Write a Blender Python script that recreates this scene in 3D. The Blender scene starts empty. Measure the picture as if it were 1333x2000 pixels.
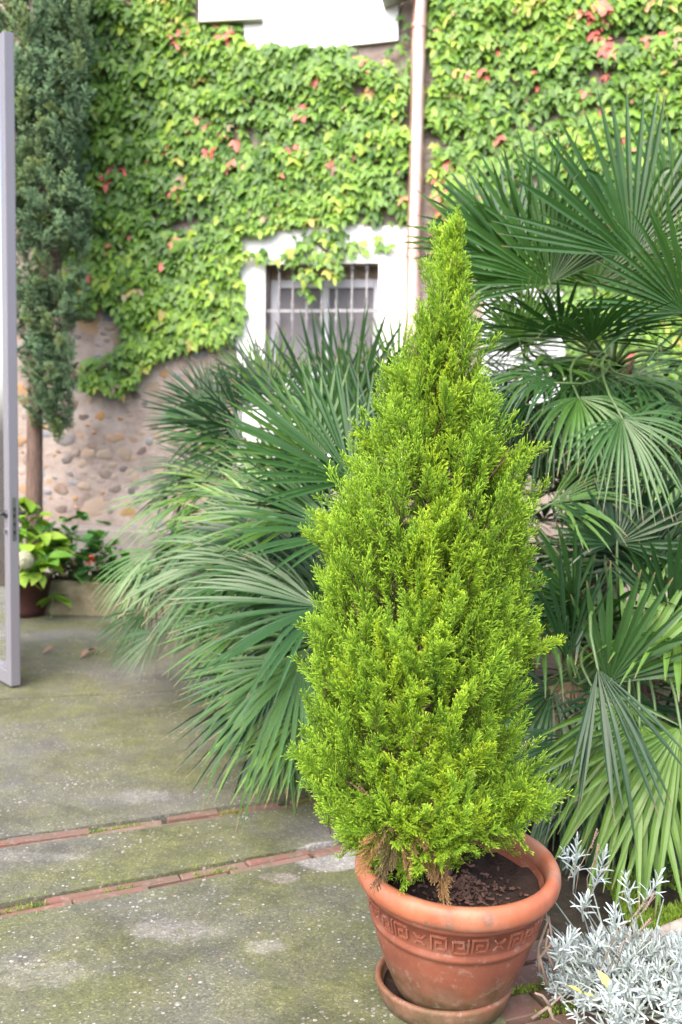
import bpy, math, random
import numpy as np
from mathutils import Vector, Matrix, noise

random.seed(7)
rng = np.random.default_rng(7)
sc = bpy.context.scene
col = sc.collection
R_ = math.radians

# ------------------------------------------------------------------ camera
FPX, PITCH, ROLL, CAMH = 1944.0, R_(4.59), R_(0.9), 1.6
cam_d = bpy.data.cameras.new('camera')
cam_d.sensor_fit = 'HORIZONTAL'
cam_d.sensor_width = 24.0
cam_d.lens = 24.0 * FPX / 1333.0
cam_d.clip_start = 0.05
cam_d.clip_end = 2000
cam_d.dof.use_dof = True
cam_d.dof.focus_distance = 2.68
cam_d.dof.aperture_fstop = 3.0
cam_d.dof.aperture_blades = 9
cam = bpy.data.objects.new('camera', cam_d)
col.objects.link(cam)
Fv = Vector((0, math.cos(PITCH), -math.sin(PITCH)))
U0 = Vector((0, math.sin(PITCH), math.cos(PITCH)))
R0 = Vector((1, 0, 0))
Rv = R0 * math.cos(ROLL) + U0 * math.sin(ROLL)
Uv = U0 * math.cos(ROLL) - R0 * math.sin(ROLL)
CAM = Vector((0, 0, CAMH))
m3 = Matrix((Rv, Uv, -Fv)).transposed()
cam.matrix_world = Matrix.Translation(CAM) @ m3.to_4x4()
sc.camera = cam

# ------------------------------------------------------------------ sky, sun, exposure
SUN_EL, SUN_AZ = R_(50), R_(208)     # azimuth measured clockwise from +Y
world = bpy.data.worlds.new('World')
sc.world = world
world.use_nodes = True
wn = world.node_tree.nodes
wn.clear()
sky = wn.new('ShaderNodeTexSky')
sky.sky_type = 'NISHITA'
sky.sun_disc = False
sky.sun_elevation = SUN_EL
sky.sun_rotation = SUN_AZ
sky.dust_density = 3.5
sky.ozone_density = 0.6
sky.air_density = 0.8
bg = wn.new('ShaderNodeBackground')
bg.inputs['Strength'].default_value = 0.15
wo = wn.new('ShaderNodeOutputWorld')
world.node_tree.links.new(sky.outputs[0], bg.inputs[0])
world.node_tree.links.new(bg.outputs[0], wo.inputs[0])
sun_d = bpy.data.lights.new('sun', 'SUN')
sun_d.energy = 1.0
sun_d.angle = R_(75)
sun_d.color = (1.0, 0.95, 0.87)
sun = bpy.data.objects.new('sun', sun_d)
col.objects.link(sun)
sdir = Vector((math.sin(SUN_AZ) * math.cos(SUN_EL), math.cos(SUN_AZ) * math.cos(SUN_EL), math.sin(SUN_EL)))
sun.rotation_euler = (-sdir).to_track_quat('-Z', 'Y').to_euler()
sun.location = (-3, -4, 12)
vs = sc.view_settings
vs.view_transform = 'Standard'
vs.look = 'None'
vs.exposure = 2.05
vs.gamma = 1.0
vs.use_curve_mapping = False
sc.render.engine = 'CYCLES'
sc.cycles.use_denoising = True
sc.cycles.max_bounces = 6
sc.cycles.diffuse_bounces = 3
sc.cycles.glossy_bounces = 2
sc.cycles.transmission_bounces = 6
sc.cycles.caustics_reflective = False
sc.cycles.caustics_refractive = False

# ------------------------------------------------------------------ photo geometry helpers (authoring only)
def ray(px, py):
    return Fv + Rv * ((px - 666.5) / FPX) - Uv * ((py - 1000.0) / FPX)
def W(px, py, Y):
    d = ray(px, py)
    return CAM + d * (Y / d.y)
def G(px, py, z=0.0):
    d = ray(px, py)
    return CAM + d * ((z - CAMH) / d.z)
def proj(p):
    v = Vector(p) - CAM
    k = v.dot(Fv)
    return 666.5 + FPX * v.dot(Rv) / k, 1000.0 - FPX * v.dot(Uv) / k
WYAW = R_(9)
WO = Vector((0, 9.35, 0))
WE = Vector((math.cos(WYAW), -math.sin(WYAW), 0))
WN = Vector((-math.sin(WYAW), -math.cos(WYAW), 0))      # towards the camera
def WP(px, py, off=0.0):
    d = ray(px, py)
    o = WO + WN * off
    t = (o - CAM).dot(WN) / d.dot(WN)
    p = CAM + d * t
    return (p - WO).dot(WE), p.z
def WW(u, z, off=0.0):
    return WO + WE * u + WN * off + Vector((0, 0, z))

# ------------------------------------------------------------------ object helpers
def link(o, parent=None):
    col.objects.link(o)
    if parent is not None:
        o.parent = parent
    return o
def tag(o, label=None, cat=None, group=None, kind=None):
    if label: o['label'] = label
    if cat: o['category'] = cat
    if group: o['group'] = group
    if kind: o['kind'] = kind
    return o
def empty(name, loc, label, cat, group=None):
    o = bpy.data.objects.new(name, None)
    o.location = loc
    o.empty_display_size = 0.1
    link(o)
    bpy.context.view_layer.update()
    return tag(o, label, cat, group)
def ob(name, me, mat, parent=None, M=None, smooth=False):
    """link mesh as object; vertices are world coordinates (or M gives the world matrix)."""
    o = bpy.data.objects.new(name, me)
    link(o, parent)
    if mat is not None and len(me.materials) == 0:
        me.materials.append(mat)
    M = M if M is not None else Matrix.Identity(4)
    if parent is not None:
        o.matrix_parent_inverse = PW(parent).inverted()
    o.matrix_basis = M
    if smooth and len(me.polygons):
        me.polygons.foreach_set('use_smooth', [True] * len(me.polygons))
    return o
def PW(o):
    """world matrix of a parent without needing a depsgraph update"""
    m = o.matrix_basis.copy()
    if o.parent is not None:
        m = PW(o.parent) @ o.matrix_parent_inverse @ m
    return m
def mesh_pd(name, verts, faces):
    me = bpy.data.meshes.new(name)
    me.from_pydata([tuple(v) for v in verts], [], faces)
    me.update()
    return me
def mesh_np(name, V, F, attrs=None, smooth=False):
    V = np.asarray(V, dtype=np.float32).reshape(-1, 3)
    F = np.asarray(F, dtype=np.int32)
    k = F.shape[1]
    me = bpy.data.meshes.new(name)
    me.vertices.add(len(V))
    me.vertices.foreach_set('co', V.ravel())
    me.loops.add(F.size)
    me.loops.foreach_set('vertex_index', F.ravel())
    me.polygons.add(len(F))
    me.polygons.foreach_set('loop_start', np.arange(0, F.size, k, dtype=np.int32))
    me.polygons.foreach_set('loop_total', np.full(len(F), k, dtype=np.int32))
    if smooth:
        me.polygons.foreach_set('use_smooth', np.ones(len(F), dtype=bool))
    for n, a in (attrs or {}).items():
        at = me.attributes.new(n, 'FLOAT', 'POINT')
        at.data.foreach_set('value', np.asarray(a, dtype=np.float32))
    me.update()
    me.validate()
    return me
class MB:
    def __init__(s): s.v, s.f = [], []
    def add(s, vs, fs):
        n = len(s.v)
        s.v += [tuple(v) for v in vs]
        s.f += [tuple(i + n for i in f) for f in fs]
        return s
    def hexa(s, c):      # 8 corners: bottom 4 ccw, top 4 ccw
        return s.add(c, [(3, 2, 1, 0), (4, 5, 6, 7), (0, 1, 5, 4), (1, 2, 6, 5), (2, 3, 7, 6), (3, 0, 4, 7)])
    def box(s, o, ax, ay, az):
        o, ax, ay, az = Vector(o), Vector(ax), Vector(ay), Vector(az)
        return s.hexa([o, o + ax, o + ax + ay, o + ay, o + az, o + ax + az, o + ax + ay + az, o + ay + az])
    def tube(s, pts, rads, n=8, cap=True):
        pts = [Vector(p) for p in pts]
        rings = []
        up = None
        for i, p in enumerate(pts):
            t = (pts[min(i + 1, len(pts) - 1)] - pts[max(i - 1, 0)]).normalized()
            if up is None:
                up = t.orthogonal().normalized()
            up = (up - t * up.dot(t))
            up = up.normalized() if up.length > 1e-6 else t.orthogonal().normalized()
            b = t.cross(up)
            r = rads[i] if hasattr(rads, '__len__') else rads
            rings.append([p + (up * math.cos(2 * math.pi * k / n) + b * math.sin(2 * math.pi * k / n)) * r for k in range(n)])
        vs = [v for r in rings for v in r]
        fs = []
        for i in range(len(rings) - 1):
            for k in range(n):
                fs.append((i * n + k, i * n + (k + 1) % n, (i + 1) * n + (k + 1) % n, (i + 1) * n + k))
        if cap:
            fs.append(tuple(reversed(range(n))))
            fs.append(tuple((len(rings) - 1) * n + k for k in range(n)))
        return s.add(vs, fs)
    def lathe(s, prof, c=(0, 0, 0), n=48, close=False):
        vs, fs = [], []
        m = len(prof)
        for r, z in prof:
            for k in range(n):
                a = 2 * math.pi * k / n
                vs.append((c[0] + r * math.cos(a), c[1] + r * math.sin(a), c[2] + z))
        mm = m if close else m - 1
        for i in range(mm):
            j = (i + 1) % m
            for k in range(n):
                fs.append((i * n + k, i * n + (k + 1) % n, j * n + (k + 1) % n, j * n + k))
        return s.add(vs, fs)
    def mesh(s, name): return mesh_pd(name, s.v, s.f)
    def ob(s, name, mat, parent=None, smooth=False, bevel=0):
        o = ob(name, s.mesh(name), mat, parent, None, smooth)
        if bevel:
            m = o.modifiers.new('bevel', 'BEVEL'); m.width = bevel; m.segments = 2; m.limit_method = 'ANGLE'
        return o

# ------------------------------------------------------------------ materials
def newmat(name):
    m = bpy.data.materials.new(name)
    m.use_nodes = True
    nt = m.node_tree
    nt.nodes.clear()
    out = nt.nodes.new('ShaderNodeOutputMaterial')
    b = nt.nodes.new('ShaderNodeBsdfPrincipled')
    nt.links.new(b.outputs[0], out.inputs[0])
    return m, nt, b, out
def N(nt, t, **kw):
    n = nt.nodes.new(t)
    for k, v in kw.items():
        if k in ('operation', 'data_type', 'blend_type', 'feature', 'attribute_name', 'interpolation', 'invert', 'clamp', 'distance'):
            setattr(n, k, v)
        else:
            n.inputs[k].default_value = v
    return n
def L(nt, a, b): nt.links.new(a, b)
def ramp(nt, src, stops, interp='LINEAR'):
    r = nt.nodes.new('ShaderNodeValToRGB')
    r.color_ramp.interpolation = interp
    e = r.color_ramp.elements
    while len(e) < len(stops): e.new(0.5)
    for i, (p, c) in enumerate(stops):
        e[i].position = p
        e[i].color = (c[0], c[1], c[2], 1) if hasattr(c, '__len__') else (c, c, c, 1)
    L(nt, src, r.inputs[0])
    return r.outputs[0]
def mixc(nt, fac, a, b, bt='MIX'):
    m = nt.nodes.new('ShaderNodeMix')
    m.data_type = 'RGBA'
    m.blend_type = bt
    for i, v in ((0, fac), (6, a), (7, b)):
        if isinstance(v, (tuple, list)): m.inputs[i].default_value = (v[0], v[1], v[2], 1)
        elif isinstance(v, (int, float)): m.inputs[i].default_value = v
        else: L(nt, v, m.inputs[i])
    return m.outputs[2]
def objco(nt): return nt.nodes.new('ShaderNodeTexCoord').outputs['Object']
def geoco(nt): return nt.nodes.new('ShaderNodeNewGeometry').outputs['Position']
def noise_(nt, co, scale, detail=4, rough=0.55, dist=0.0):
    n = nt.nodes.new('ShaderNodeTexNoise')
    n.inputs['Scale'].default_value = scale
    n.inputs['Detail'].default_value = detail
    n.inputs['Roughness'].default_value = rough
    n.inputs['Distortion'].default_value = dist
    L(nt, co, n.inputs['Vector'])
    return n.outputs[0]
def bump(nt, b, h, strength=0.4, dist=0.01):
    n = nt.nodes.new('ShaderNodeBump')
    n.inputs['Strength'].default_value = strength
    n.inputs['Distance'].default_value = dist
    L(nt, h, n.inputs['Height'])
    L(nt, n.outputs[0], b.inputs['Normal'])
def mth(nt, op, a, b=None, c=None):
    n = nt.nodes.new('ShaderNodeMath')
    n.operation = op
    for i, v in enumerate((a, b, c)):
        if v is None: continue
        if isinstance(v, (int, float)): n.inputs[i].default_value = v
        else: L(nt, v, n.inputs[i])
    return n.outputs[0]
def objrand(nt): return nt.nodes.new('ShaderNodeObjectInfo').outputs['Random']
def attr(nt, name):
    n = nt.nodes.new('ShaderNodeAttribute'); n.attribute_name = name
    return n.outputs['Fac']

def leafmat(name, stops, src='obj', rough=0.45, transl=0.25, tcol=None, spec=0.4, fine=18.0, tip=None):
    m, nt, b, out = newmat(name)
    f = objrand(nt) if src == 'obj' else attr(nt, 'h')
    c = ramp(nt, f, stops)
    nz = noise_(nt, geoco(nt), fine, 3)
    c = mixc(nt, 0.5, c, ramp(nt, nz, [(0.3, 0.55), (0.7, 1.0)]), 'MULTIPLY')
    if tip:                                    # dried leaflet tips
        c = mixc(nt, ramp(nt, attr(nt, 'h'), [(0.90, 0.0), (0.97, 0.9)]), c, tip)
    L(nt, c, b.inputs['Base Color'])
    b.inputs['Roughness'].default_value = rough
    b.inputs['Specular IOR Level'].default_value = spec
    if transl:
        t = nt.nodes.new('ShaderNodeBsdfTranslucent')
        tc = mixc(nt, 1.0, c, tcol or (1.3, 1.25, 0.5), 'MULTIPLY')
        L(nt, tc, t.inputs[0])
        mx = nt.nodes.new('ShaderNodeMixShader')
        mx.inputs[0].default_value = transl
        L(nt, b.outputs[0], mx.inputs[1]); L(nt, t.outputs[0], mx.inputs[2])
        L(nt, mx.outputs[0], out.inputs[0])
    return m
def plain(name, c, rough=0.6, metal=0.0, var=0.25, scale=8.0, bmp=0.0, bscale=60, spec=0.5, rnd=0.0, c2=None, bdist=0.004):
    m, nt, b, out = newmat(name)
    co = geoco(nt)
    nz = noise_(nt, co, scale, 5)
    lo = c2 or tuple(x * (1 - var) for x in c)
    cc = ramp(nt, nz, [(0.3, lo), (0.7, c)])
    if rnd:
        cc = mixc(nt, 1.0, cc, ramp(nt, objrand(nt), [(0, 1 - rnd), (1, 1)]), 'MULTIPLY')
    L(nt, cc, b.inputs['Base Color'])
    b.inputs['Roughness'].default_value = rough
    b.inputs['Metallic'].default_value = metal
    b.inputs['Specular IOR Level'].default_value = spec
    if bmp:
        bump(nt, b, noise_(nt, co, bscale, 6), bmp, bdist)
    return m

MAT = {}
def mat_concrete():
    m, nt, b, out = newmat('mossy_concrete')
    co = geoco(nt)
    big = noise_(nt, co, 1.1, 5, 0.6, 0.4)
    mid = noise_(nt, co, 5.0, 6, 0.65)
    fine = noise_(nt, co, 90, 4)
    base = ramp(nt, mid, [(0.25, (0.076, 0.072, 0.062)), (0.5, (0.124, 0.120, 0.107)), (0.75, (0.18, 0.175, 0.165))])
    moss = ramp(nt, noise_(nt, co, 9.0, 6, 0.7), [(0.3, (0.056, 0.064, 0.018)), (0.7, (0.138, 0.142, 0.042))])
    mf = ramp(nt, mth(nt, 'ADD', mth(nt, 'MULTIPLY', big, 0.65), mth(nt, 'MULTIPLY', mid, 0.35)), [(0.38, 0.0), (0.57, 0.85)])
    c = mixc(nt, mf, base, moss)
    # worn, paler patches and the clean ring where another pot used to stand
    sep = nt.nodes.new('ShaderNodeSeparateXYZ'); L(nt, co, sep.inputs[0])
    wob = noise_(nt, co, 11.0, 8, 0.72)
    for (px, py, rx, ry, s, w, colr) in ((645, 1672, 0.155, 0.155, 0.75, 0.012, (0.30, 0.285, 0.27)), (335, 1817, 0.20, 0.085, 0.7, 0.12, (0.27, 0.245, 0.245)),
                                  (545, 1716, 0.085, 0.05, 0.6, 0.05, (0.30, 0.25, 0.23)), (520, 1850, 0.09, 0.05, 0.5, 0.06, (0.33, 0.31, 0.29)),
                                  (60, 1672, 0.25, 0.05, 0.4, 0.08, (0.3, 0.28, 0.26)), (275, 1555, 0.14, 0.12, 0.5, 0.08, (0.27, 0.26, 0.25)),
                                  (60, 1900, 0.25, 0.12, 0.35, 0.12, (0.3, 0.28, 0.26))):
        g = G(px, py)
        dx = mth(nt, 'DIVIDE', mth(nt, 'SUBTRACT', sep.outputs[0], g.x), rx)
        dy = mth(nt, 'DIVIDE', mth(nt, 'SUBTRACT', sep.outputs[1], g.y), ry)
        d = mth(nt, 'SQRT', mth(nt, 'ADD', mth(nt, 'MULTIPLY', dx, dx), mth(nt, 'MULTIPLY', dy, dy)))
        d = mth(nt, 'ADD', d, mth(nt, 'MULTIPLY', mth(nt, 'SUBTRACT', wob, 0.5), 22 * w))
        k = ramp(nt, d, [(max(0.0, 0.86 - 4 * w), s), (0.93, 0.0)])
        if w > .02: k = mth(nt, 'MULTIPLY', k, ramp(nt, noise_(nt, co, 19.0, 6, 0.7), [(0.34, 0.15), (0.6, 1.0)]))
        c = mixc(nt, k, c, colr)
    # exposed aggregate
    vo = nt.nodes.new('ShaderNodeTexVoronoi'); vo.inputs['Scale'].default_value = 62
    L(nt, co, vo.inputs['Vector'])
    sepc = nt.nodes.new('ShaderNodeSeparateColor'); L(nt, vo.outputs['Color'], sepc.inputs[0])
    thr = mth(nt, 'MULTIPLY', ramp(nt, sepc.outputs[0], [(0.52, 0.0), (0.56, 0.14), (0.85, 0.30), (1.0, 0.46)]), ramp(nt, noise_(nt, co, 3.0, 3), [(0.36, 0.3), (0.58, 1.0)]))
    peb = mth(nt, 'LESS_THAN', vo.outputs['Distance'], thr)
    pc = ramp(nt, sepc.outputs[1], [(0.0, (0.16, 0.145, 0.125)), (0.35, (0.31, 0.29, 0.255)), (0.6, (0.20, 0.21, 0.23)), (0.8, (0.33, 0.31, 0.28)), (0.92, (0.41, 0.385, 0.35)), (1.0, (0.32, 0.22, 0.16))])
    c = mixc(nt, peb, c, pc)
    vo2 = nt.nodes.new('ShaderNodeTexVoronoi'); vo2.inputs['Scale'].default_value = 150
    L(nt, co, vo2.inputs['Vector'])
    sep2 = nt.nodes.new('ShaderNodeSeparateColor'); L(nt, vo2.outputs['Color'], sep2.inputs[0])
    gr = ramp(nt, sep2.outputs[0], [(0.0, 0.55), (0.5, 0.95), (0.86, 1.0), (0.93, 1.6)])
    c = mixc(nt, 0.75, c, gr, 'MULTIPLY')
    stain = ramp(nt, noise_(nt, co, 2.3, 7, 0.7, 0.8), [(0.36, 0.65), (0.5, 1.0)])
    c = mixc(nt, 0.8, c, stain, 'MULTIPLY')
    cr = nt.nodes.new('ShaderNodeTexVoronoi'); cr.feature = 'DISTANCE_TO_EDGE'; cr.inputs['Scale'].default_value = 0.85
    wv = nt.nodes.new('ShaderNodeVectorMath'); wv.operation = 'ADD'
    nv = nt.nodes.new('ShaderNodeTexNoise'); nv.inputs['Scale'].default_value = 3.5; nv.inputs['Detail'].default_value = 6
    L(nt, co, nv.inputs['Vector']); sv = nt.nodes.new('ShaderNodeVectorMath'); sv.operation = 'SCALE'; sv.inputs['Scale'].default_value = 0.5
    L(nt, nv.outputs['Color'], sv.inputs[0]); L(nt, co, wv.inputs[0]); L(nt, sv.outputs[0], wv.inputs[1]); L(nt, wv.outputs[0], cr.inputs['Vector'])
    c = mixc(nt, ramp(nt, cr.outputs['Distance'], [(0.0, 0.4), (0.004, 0.0)]), c, (0.025, 0.022, 0.015))
    L(nt, c, b.inputs['Base Color'])
    b.inputs['Roughness'].default_value = 0.72
    h = mth(nt, 'ADD', mth(nt, 'MULTIPLY', fine, 0.5), mth(nt, 'ADD', mth(nt, 'MULTIPLY', peb, 0.6), mth(nt, 'MULTIPLY', mid, 1.2)))
    bump(nt, b, h, 0.7, 0.008)
    return m
def mat_brick():
    m, nt, b, out = newmat('worn_brick')
    co = geoco(nt)
    r = objrand(nt)
    c = ramp(nt, r, [(0, (0.19, 0.085, 0.066)), (0.5, (0.145, 0.08, 0.064)), (1, (0.205, 0.125, 0.10))])
    n1 = noise_(nt, co, 14, 6, 0.7)
    c = mixc(nt, ramp(nt, n1, [(0.44, 0.0), (0.64, 0.8)]), c, (0.105, 0.092, 0.055))
    c = mixc(nt, ramp(nt, noise_(nt, co, 40, 5), [(0.55, 0.0), (0.75, 0.6)]), c, (0.27, 0.22, 0.185))
    L(nt, c, b.inputs['Base Color'])
    b.inputs['Roughness'].default_value = 0.75
    bump(nt, b, noise_(nt, co, 70, 6), 0.5, 0.004)
    return m
def mat_terracotta(name, dirt=True, zs=(0.03, 0.10, 0.17)):
    m, nt, b, out = newmat(name)
    co = geoco(nt)
    n1 = noise_(nt, co, 6, 6, 0.65)
    c = ramp(nt, n1, [(0.3, (0.145, 0.048, 0.030)), (0.55, (0.225, 0.073, 0.042)), (0.75, (0.28, 0.115, 0.075))])
    if dirt:
        sp = nt.nodes.new('ShaderNodeSeparateXYZ'); L(nt, co, sp.inputs[0])
        n2 = noise_(nt, co, 9, 5)
        zz = mth(nt, 'ADD', sp.outputs[2], mth(nt, 'MULTIPLY', mth(nt, 'SUBTRACT', n2, 0.5), 0.16))
        k = ramp(nt, zz, [(zs[0], 0.9), (zs[1], 0.65), (zs[2], 0.0)])
        c = mixc(nt, k, c, ramp(nt, noise_(nt, co, 22, 5), [(0.35, (0.06, 0.055, 0.02)), (0.7, (0.19, 0.12, 0.08))]))
    c = mixc(nt, ramp(nt, noise_(nt, co, 26, 7, 0.75), [(0.55, 0.0), (0.70, 0.6)]), c, (0.34, 0.24, 0.20))
    L(nt, c, b.inputs['Base Color'])
    b.inputs['Roughness'].default_value = 0.62
    b.inputs['Specular IOR Level'].default_value = 0.35
    bump(nt, b, noise_(nt, co, 55, 6, 0.6), 0.25, 0.003)
    return m
def mat_rim():
    m, nt, b, out = newmat('terracotta_rim')
    co = geoco(nt)
    c = ramp(nt, noise_(nt, co, 7, 6, 0.65), [(0.3, (0.30, 0.085, 0.04)), (0.7, (0.42, 0.145, 0.075))])
    geo = nt.nodes.new('ShaderNodeNewGeometry')
    k = ramp(nt, noise_(nt, co, 13, 7, 0.75, 0.3), [(0.57, 0.0), (0.64, 0.8)])
    c = mixc(nt, k, c, (0.17, 0.10, 0.075))
    c = mixc(nt, ramp(nt, noise_(nt, co, 4.5, 7, 0.7), [(0.5, 0.0), (0.68, 0.5)]), c, (0.44, 0.27, 0.20))
    L(nt, c, b.inputs['Base Color'])
    b.inputs['Roughness'].default_value = 0.5
    b.inputs['Specular IOR Level'].default_value = 0.4
    bump(nt, b, noise_(nt, co, 60, 6), 0.2, 0.003)
    return m
def mat_wall():
    m, nt, b, out = newmat('rubble_mortar')
    co = geoco(nt)
    n1 = noise_(nt, co, 2.6, 6, 0.65)
    c = ramp(nt, n1, [(0.3, (0.16, 0.12, 0.10)), (0.5, (0.31, 0.25, 0.215)), (0.72, (0.42, 0.36, 0.32))])
    vo = nt.nodes.new('ShaderNodeTexVoronoi'); vo.inputs['Scale'].default_value = 7.0
    mp = nt.nodes.new('ShaderNodeMapping'); mp.inputs['Scale'].default_value = (1, 1, 1.5)
    L(nt, co, mp.inputs[0]); L(nt, mp.outputs[0], vo.inputs['Vector'])
    s = nt.nodes.new('ShaderNodeSeparateColor'); L(nt, vo.outputs['Color'], s.inputs[0])
    st = ramp(nt, s.outputs[0], [(0, (0.24, 0.23, 0.23)), (0.4, (0.32, 0.25, 0.19)), (0.7, (0.40, 0.25, 0.12)), (1, (0.20, 0.15, 0.13))])
    k = ramp(nt, mth(nt, 'ADD', vo.outputs['Distance'], mth(nt, 'MULTIPLY', n1, 0.25)), [(0.36, 0.85), (0.46, 0.0)])
    c = mixc(nt, mth(nt, 'MULTIPLY', k, ramp(nt, s.outputs[1], [(0.5, 0.0), (0.55, 1.0)])), c, st)
    L(nt, c, b.inputs['Base Color'])
    b.inputs['Roughness'].default_value = 0.9
    bump(nt, b, mth(nt, 'ADD', noise_(nt, co, 22, 7, 0.7), mth(nt, 'MULTIPLY', k, 0.5)), 0.7, 0.02)
    return m
def mat_stone():
    m, nt, b, out = newmat('wall_stone')
    co = geoco(nt)
    c = ramp(nt, objrand(nt), [(0, (0.15, 0.17, 0.20)), (0.25, (0.22, 0.23, 0.25)), (0.42, (0.09, 0.065, 0.055)), (0.58, (0.26, 0.20, 0.15)), (0.76, (0.30, 0.22, 0.15)), (0.88, (0.34, 0.17, 0.045)), (1, (0.14, 0.11, 0.10))])
    c = mixc(nt, ramp(nt, noise_(nt, co, 9, 6), [(0.45, 0.0), (0.7, 0.7)]), c, (0.27, 0.23, 0.20))
    L(nt, c, b.inputs['Base Color'])
    b.inputs['Roughness'].default_value = 0.85
    bump(nt, b, noise_(nt, co, 30, 6), 0.6, 0.01)
    return m
def mat_glass():
    m, nt, b, out = newmat('clear_glass')
    b.inputs['Base Color'].default_value = (0.92, 0.96, 0.95, 1)
    b.inputs['Roughness'].default_value = 0.02
    b.inputs['Transmission Weight'].default_value = 1.0
    b.inputs['IOR'].default_value = 1.08
    return m
def mat_soil(name='soil', a=(0.055, 0.035, 0.027), c2=(0.025, 0.016, 0.012)):
    return plain(name, a, 0.95, 0, 0.5, 16, 0.9, 45, 0.2, c2=c2, bdist=0.012)
def mat_bark(name, c, c2):
    m, nt, b, out = newmat(name)
    co = geoco(nt)
    mp = nt.nodes.new('ShaderNodeMapping'); mp.inputs['Scale'].default_value = (1, 1, 0.12)
    L(nt, co, mp.inputs[0])
    nz = noise_(nt, mp.outputs[0], 60, 5, 0.7)
    L(nt, ramp(nt, nz, [(0.35, c2), (0.65, c)]), b.inputs['Base Color'])
    b.inputs['Roughness'].default_value = 0.9
    bump(nt, b, nz, 0.8, 0.01)
    return m
def mat_attr(name, stops, rough=0.5, spec=0.35, transl=0.0, var=0.35, fine=14):
    """colour along each shoot from the mesh attribute 'h' (woody base to young tip), hue shifted per shoot"""
    m, nt, b, out = newmat(name)
    c = ramp(nt, attr(nt, 'h'), stops)
    c = mixc(nt, 1.0, c, ramp(nt, objrand(nt), [(0, (1 - var, 1 - var * 0.75, 1 - var * 0.3)), (0.55, (1, 1, 1)), (1, (1.18, 1.05, 0.8))]), 'MULTIPLY')
    c = mixc(nt, 0.5, c, ramp(nt, noise_(nt, geoco(nt), fine, 3), [(0.3, 0.6), (0.7, 1.0)]), 'MULTIPLY')
    L(nt, c, b.inputs['Base Color'])
    b.inputs['Roughness'].default_value = rough
    b.inputs['Specular IOR Level'].default_value = spec
    if transl:
        t = nt.nodes.new('ShaderNodeBsdfTranslucent')
        L(nt, mixc(nt, 1.0, c, (1.2, 1.2, 0.6), 'MULTIPLY'), t.inputs[0])
        mx = nt.nodes.new('ShaderNodeMixShader'); mx.inputs[0].default_value = transl
        L(nt, b.outputs[0], mx.inputs[1]); L(nt, t.outputs[0], mx.inputs[2]); L(nt, mx.outputs[0], out.inputs[0])
    return m

MAT['concrete'] = mat_concrete()
MAT['brick'] = mat_brick()
MAT['terracotta'] = mat_terracotta('terracotta')
MAT['rim'] = mat_rim()
MAT['wall'] = mat_wall()
MAT['stone'] = mat_stone()
MAT['glass'] = mat_glass()
MAT['soil'] = mat_soil()
MAT['bed'] = mat_soil('bed_soil', (0.06, 0.048, 0.032), (0.025, 0.02, 0.013))
MAT['plaster'] = plain('white_plaster', (0.85, 0.84, 0.83), 0.85, 0, 0.08, 3.0, 0.3, 30)
MAT['whitemetal'] = plain('white_enamel', (0.82, 0.82, 0.80), 0.4, 0, 0.04, 3.0)
MAT['tray'] = plain('grey_green_metal', (0.36, 0.38, 0.30), 0.5, 0, 0.15, 4.0)
MAT['copper'] = plain('copper_pipe', (0.90, 0.64, 0.54), 0.32, 0.8, 0.3, 3.0, 0.2, 9, c2=(0.70, 0.40, 0.30))
MAT['iron'] = plain('pale_iron', (0.33, 0.32, 0.33), 0.5, 0.2, 0.35, 30)
MAT['winframe'] = plain('lilac_white_frame', (0.62, 0.62, 0.68), 0.5, 0, 0.08, 5)
MAT['dark'] = plain('dark_interior', (0.06, 0.055, 0.06), 0.9, 0, 0.3, 5)
MAT['curtain'] = plain('grey_curtain', (0.22, 0.21, 0.23), 0.9, 0, 0.35, 3)
MAT['doorpaint'] = plain('mauve_grey_door_paint', (0.18, 0.173, 0.192), 0.42, 0, 0.06, 3)
MAT['darkmetal'] = plain('dark_metal', (0.10, 0.10, 0.11), 0.35, 0.8, 0.2, 20)
MAT['steel'] = plain('steel', (0.42, 0.41, 0.42), 0.35, 0.9, 0.2, 20)
MAT['trough'] = plain('old_stone_trough', (0.30, 0.25, 0.17), 0.9, 0, 0.5, 9, 0.8, 30, c2=(0.13, 0.115, 0.055), bdist=0.015)
MAT['ledge'] = plain('pale_stone_ledge', (0.29, 0.26, 0.23), 0.9, 0, 0.4, 6, 0.5, 30)
MAT['wood'] = plain('weathered_wood', (0.40, 0.31, 0.25), 0.85, 0, 0.4, 25, 0.6, 60)
MAT['deadtwig'] = plain('dead_twig', (0.27, 0.20, 0.15), 0.85, 0, 0.5, 30)
MAT['bark'] = mat_bark('cypress_bark', (0.22, 0.12, 0.075), (0.09, 0.048, 0.032))
MAT['bark2'] = mat_bark('grey_brown_bark', (0.19, 0.12, 0.09), (0.08, 0.05, 0.04))
MAT['palmbark'] = mat_bark('palm_fibre', (0.16, 0.10, 0.06), (0.05, 0.032, 0.02))
MAT['vine'] = plain('vine_stem', (0.17, 0.105, 0.08), 0.9, 0, 0.5, 20)
IVY = [(0, (0.07, 0.16, 0.035)), (0.25, (0.12, 0.245, 0.045)), (0.5, (0.175, 0.33, 0.05)), (0.75, (0.26, 0.44, 0.055)), (0.93, (0.39, 0.52, 0.07)), (1, (0.48, 0.40, 0.12))]
MAT['ivy_o'] = leafmat('ivy_leaf_green', IVY, 'obj', 0.42, 0.3)
MAT['ivy_a'] = leafmat('ivy_foliage_green', IVY, 'attr', 0.42, 0.3)
MAT['ivy_red'] = leafmat('ivy_leaf_red', [(0, (0.66, 0.14, 0.12)), (0.5, (0.72, 0.24, 0.18)), (1, (0.64, 0.36, 0.18))], 'obj', 0.45, 0.3, (1.2, 0.8, 0.7))
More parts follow.
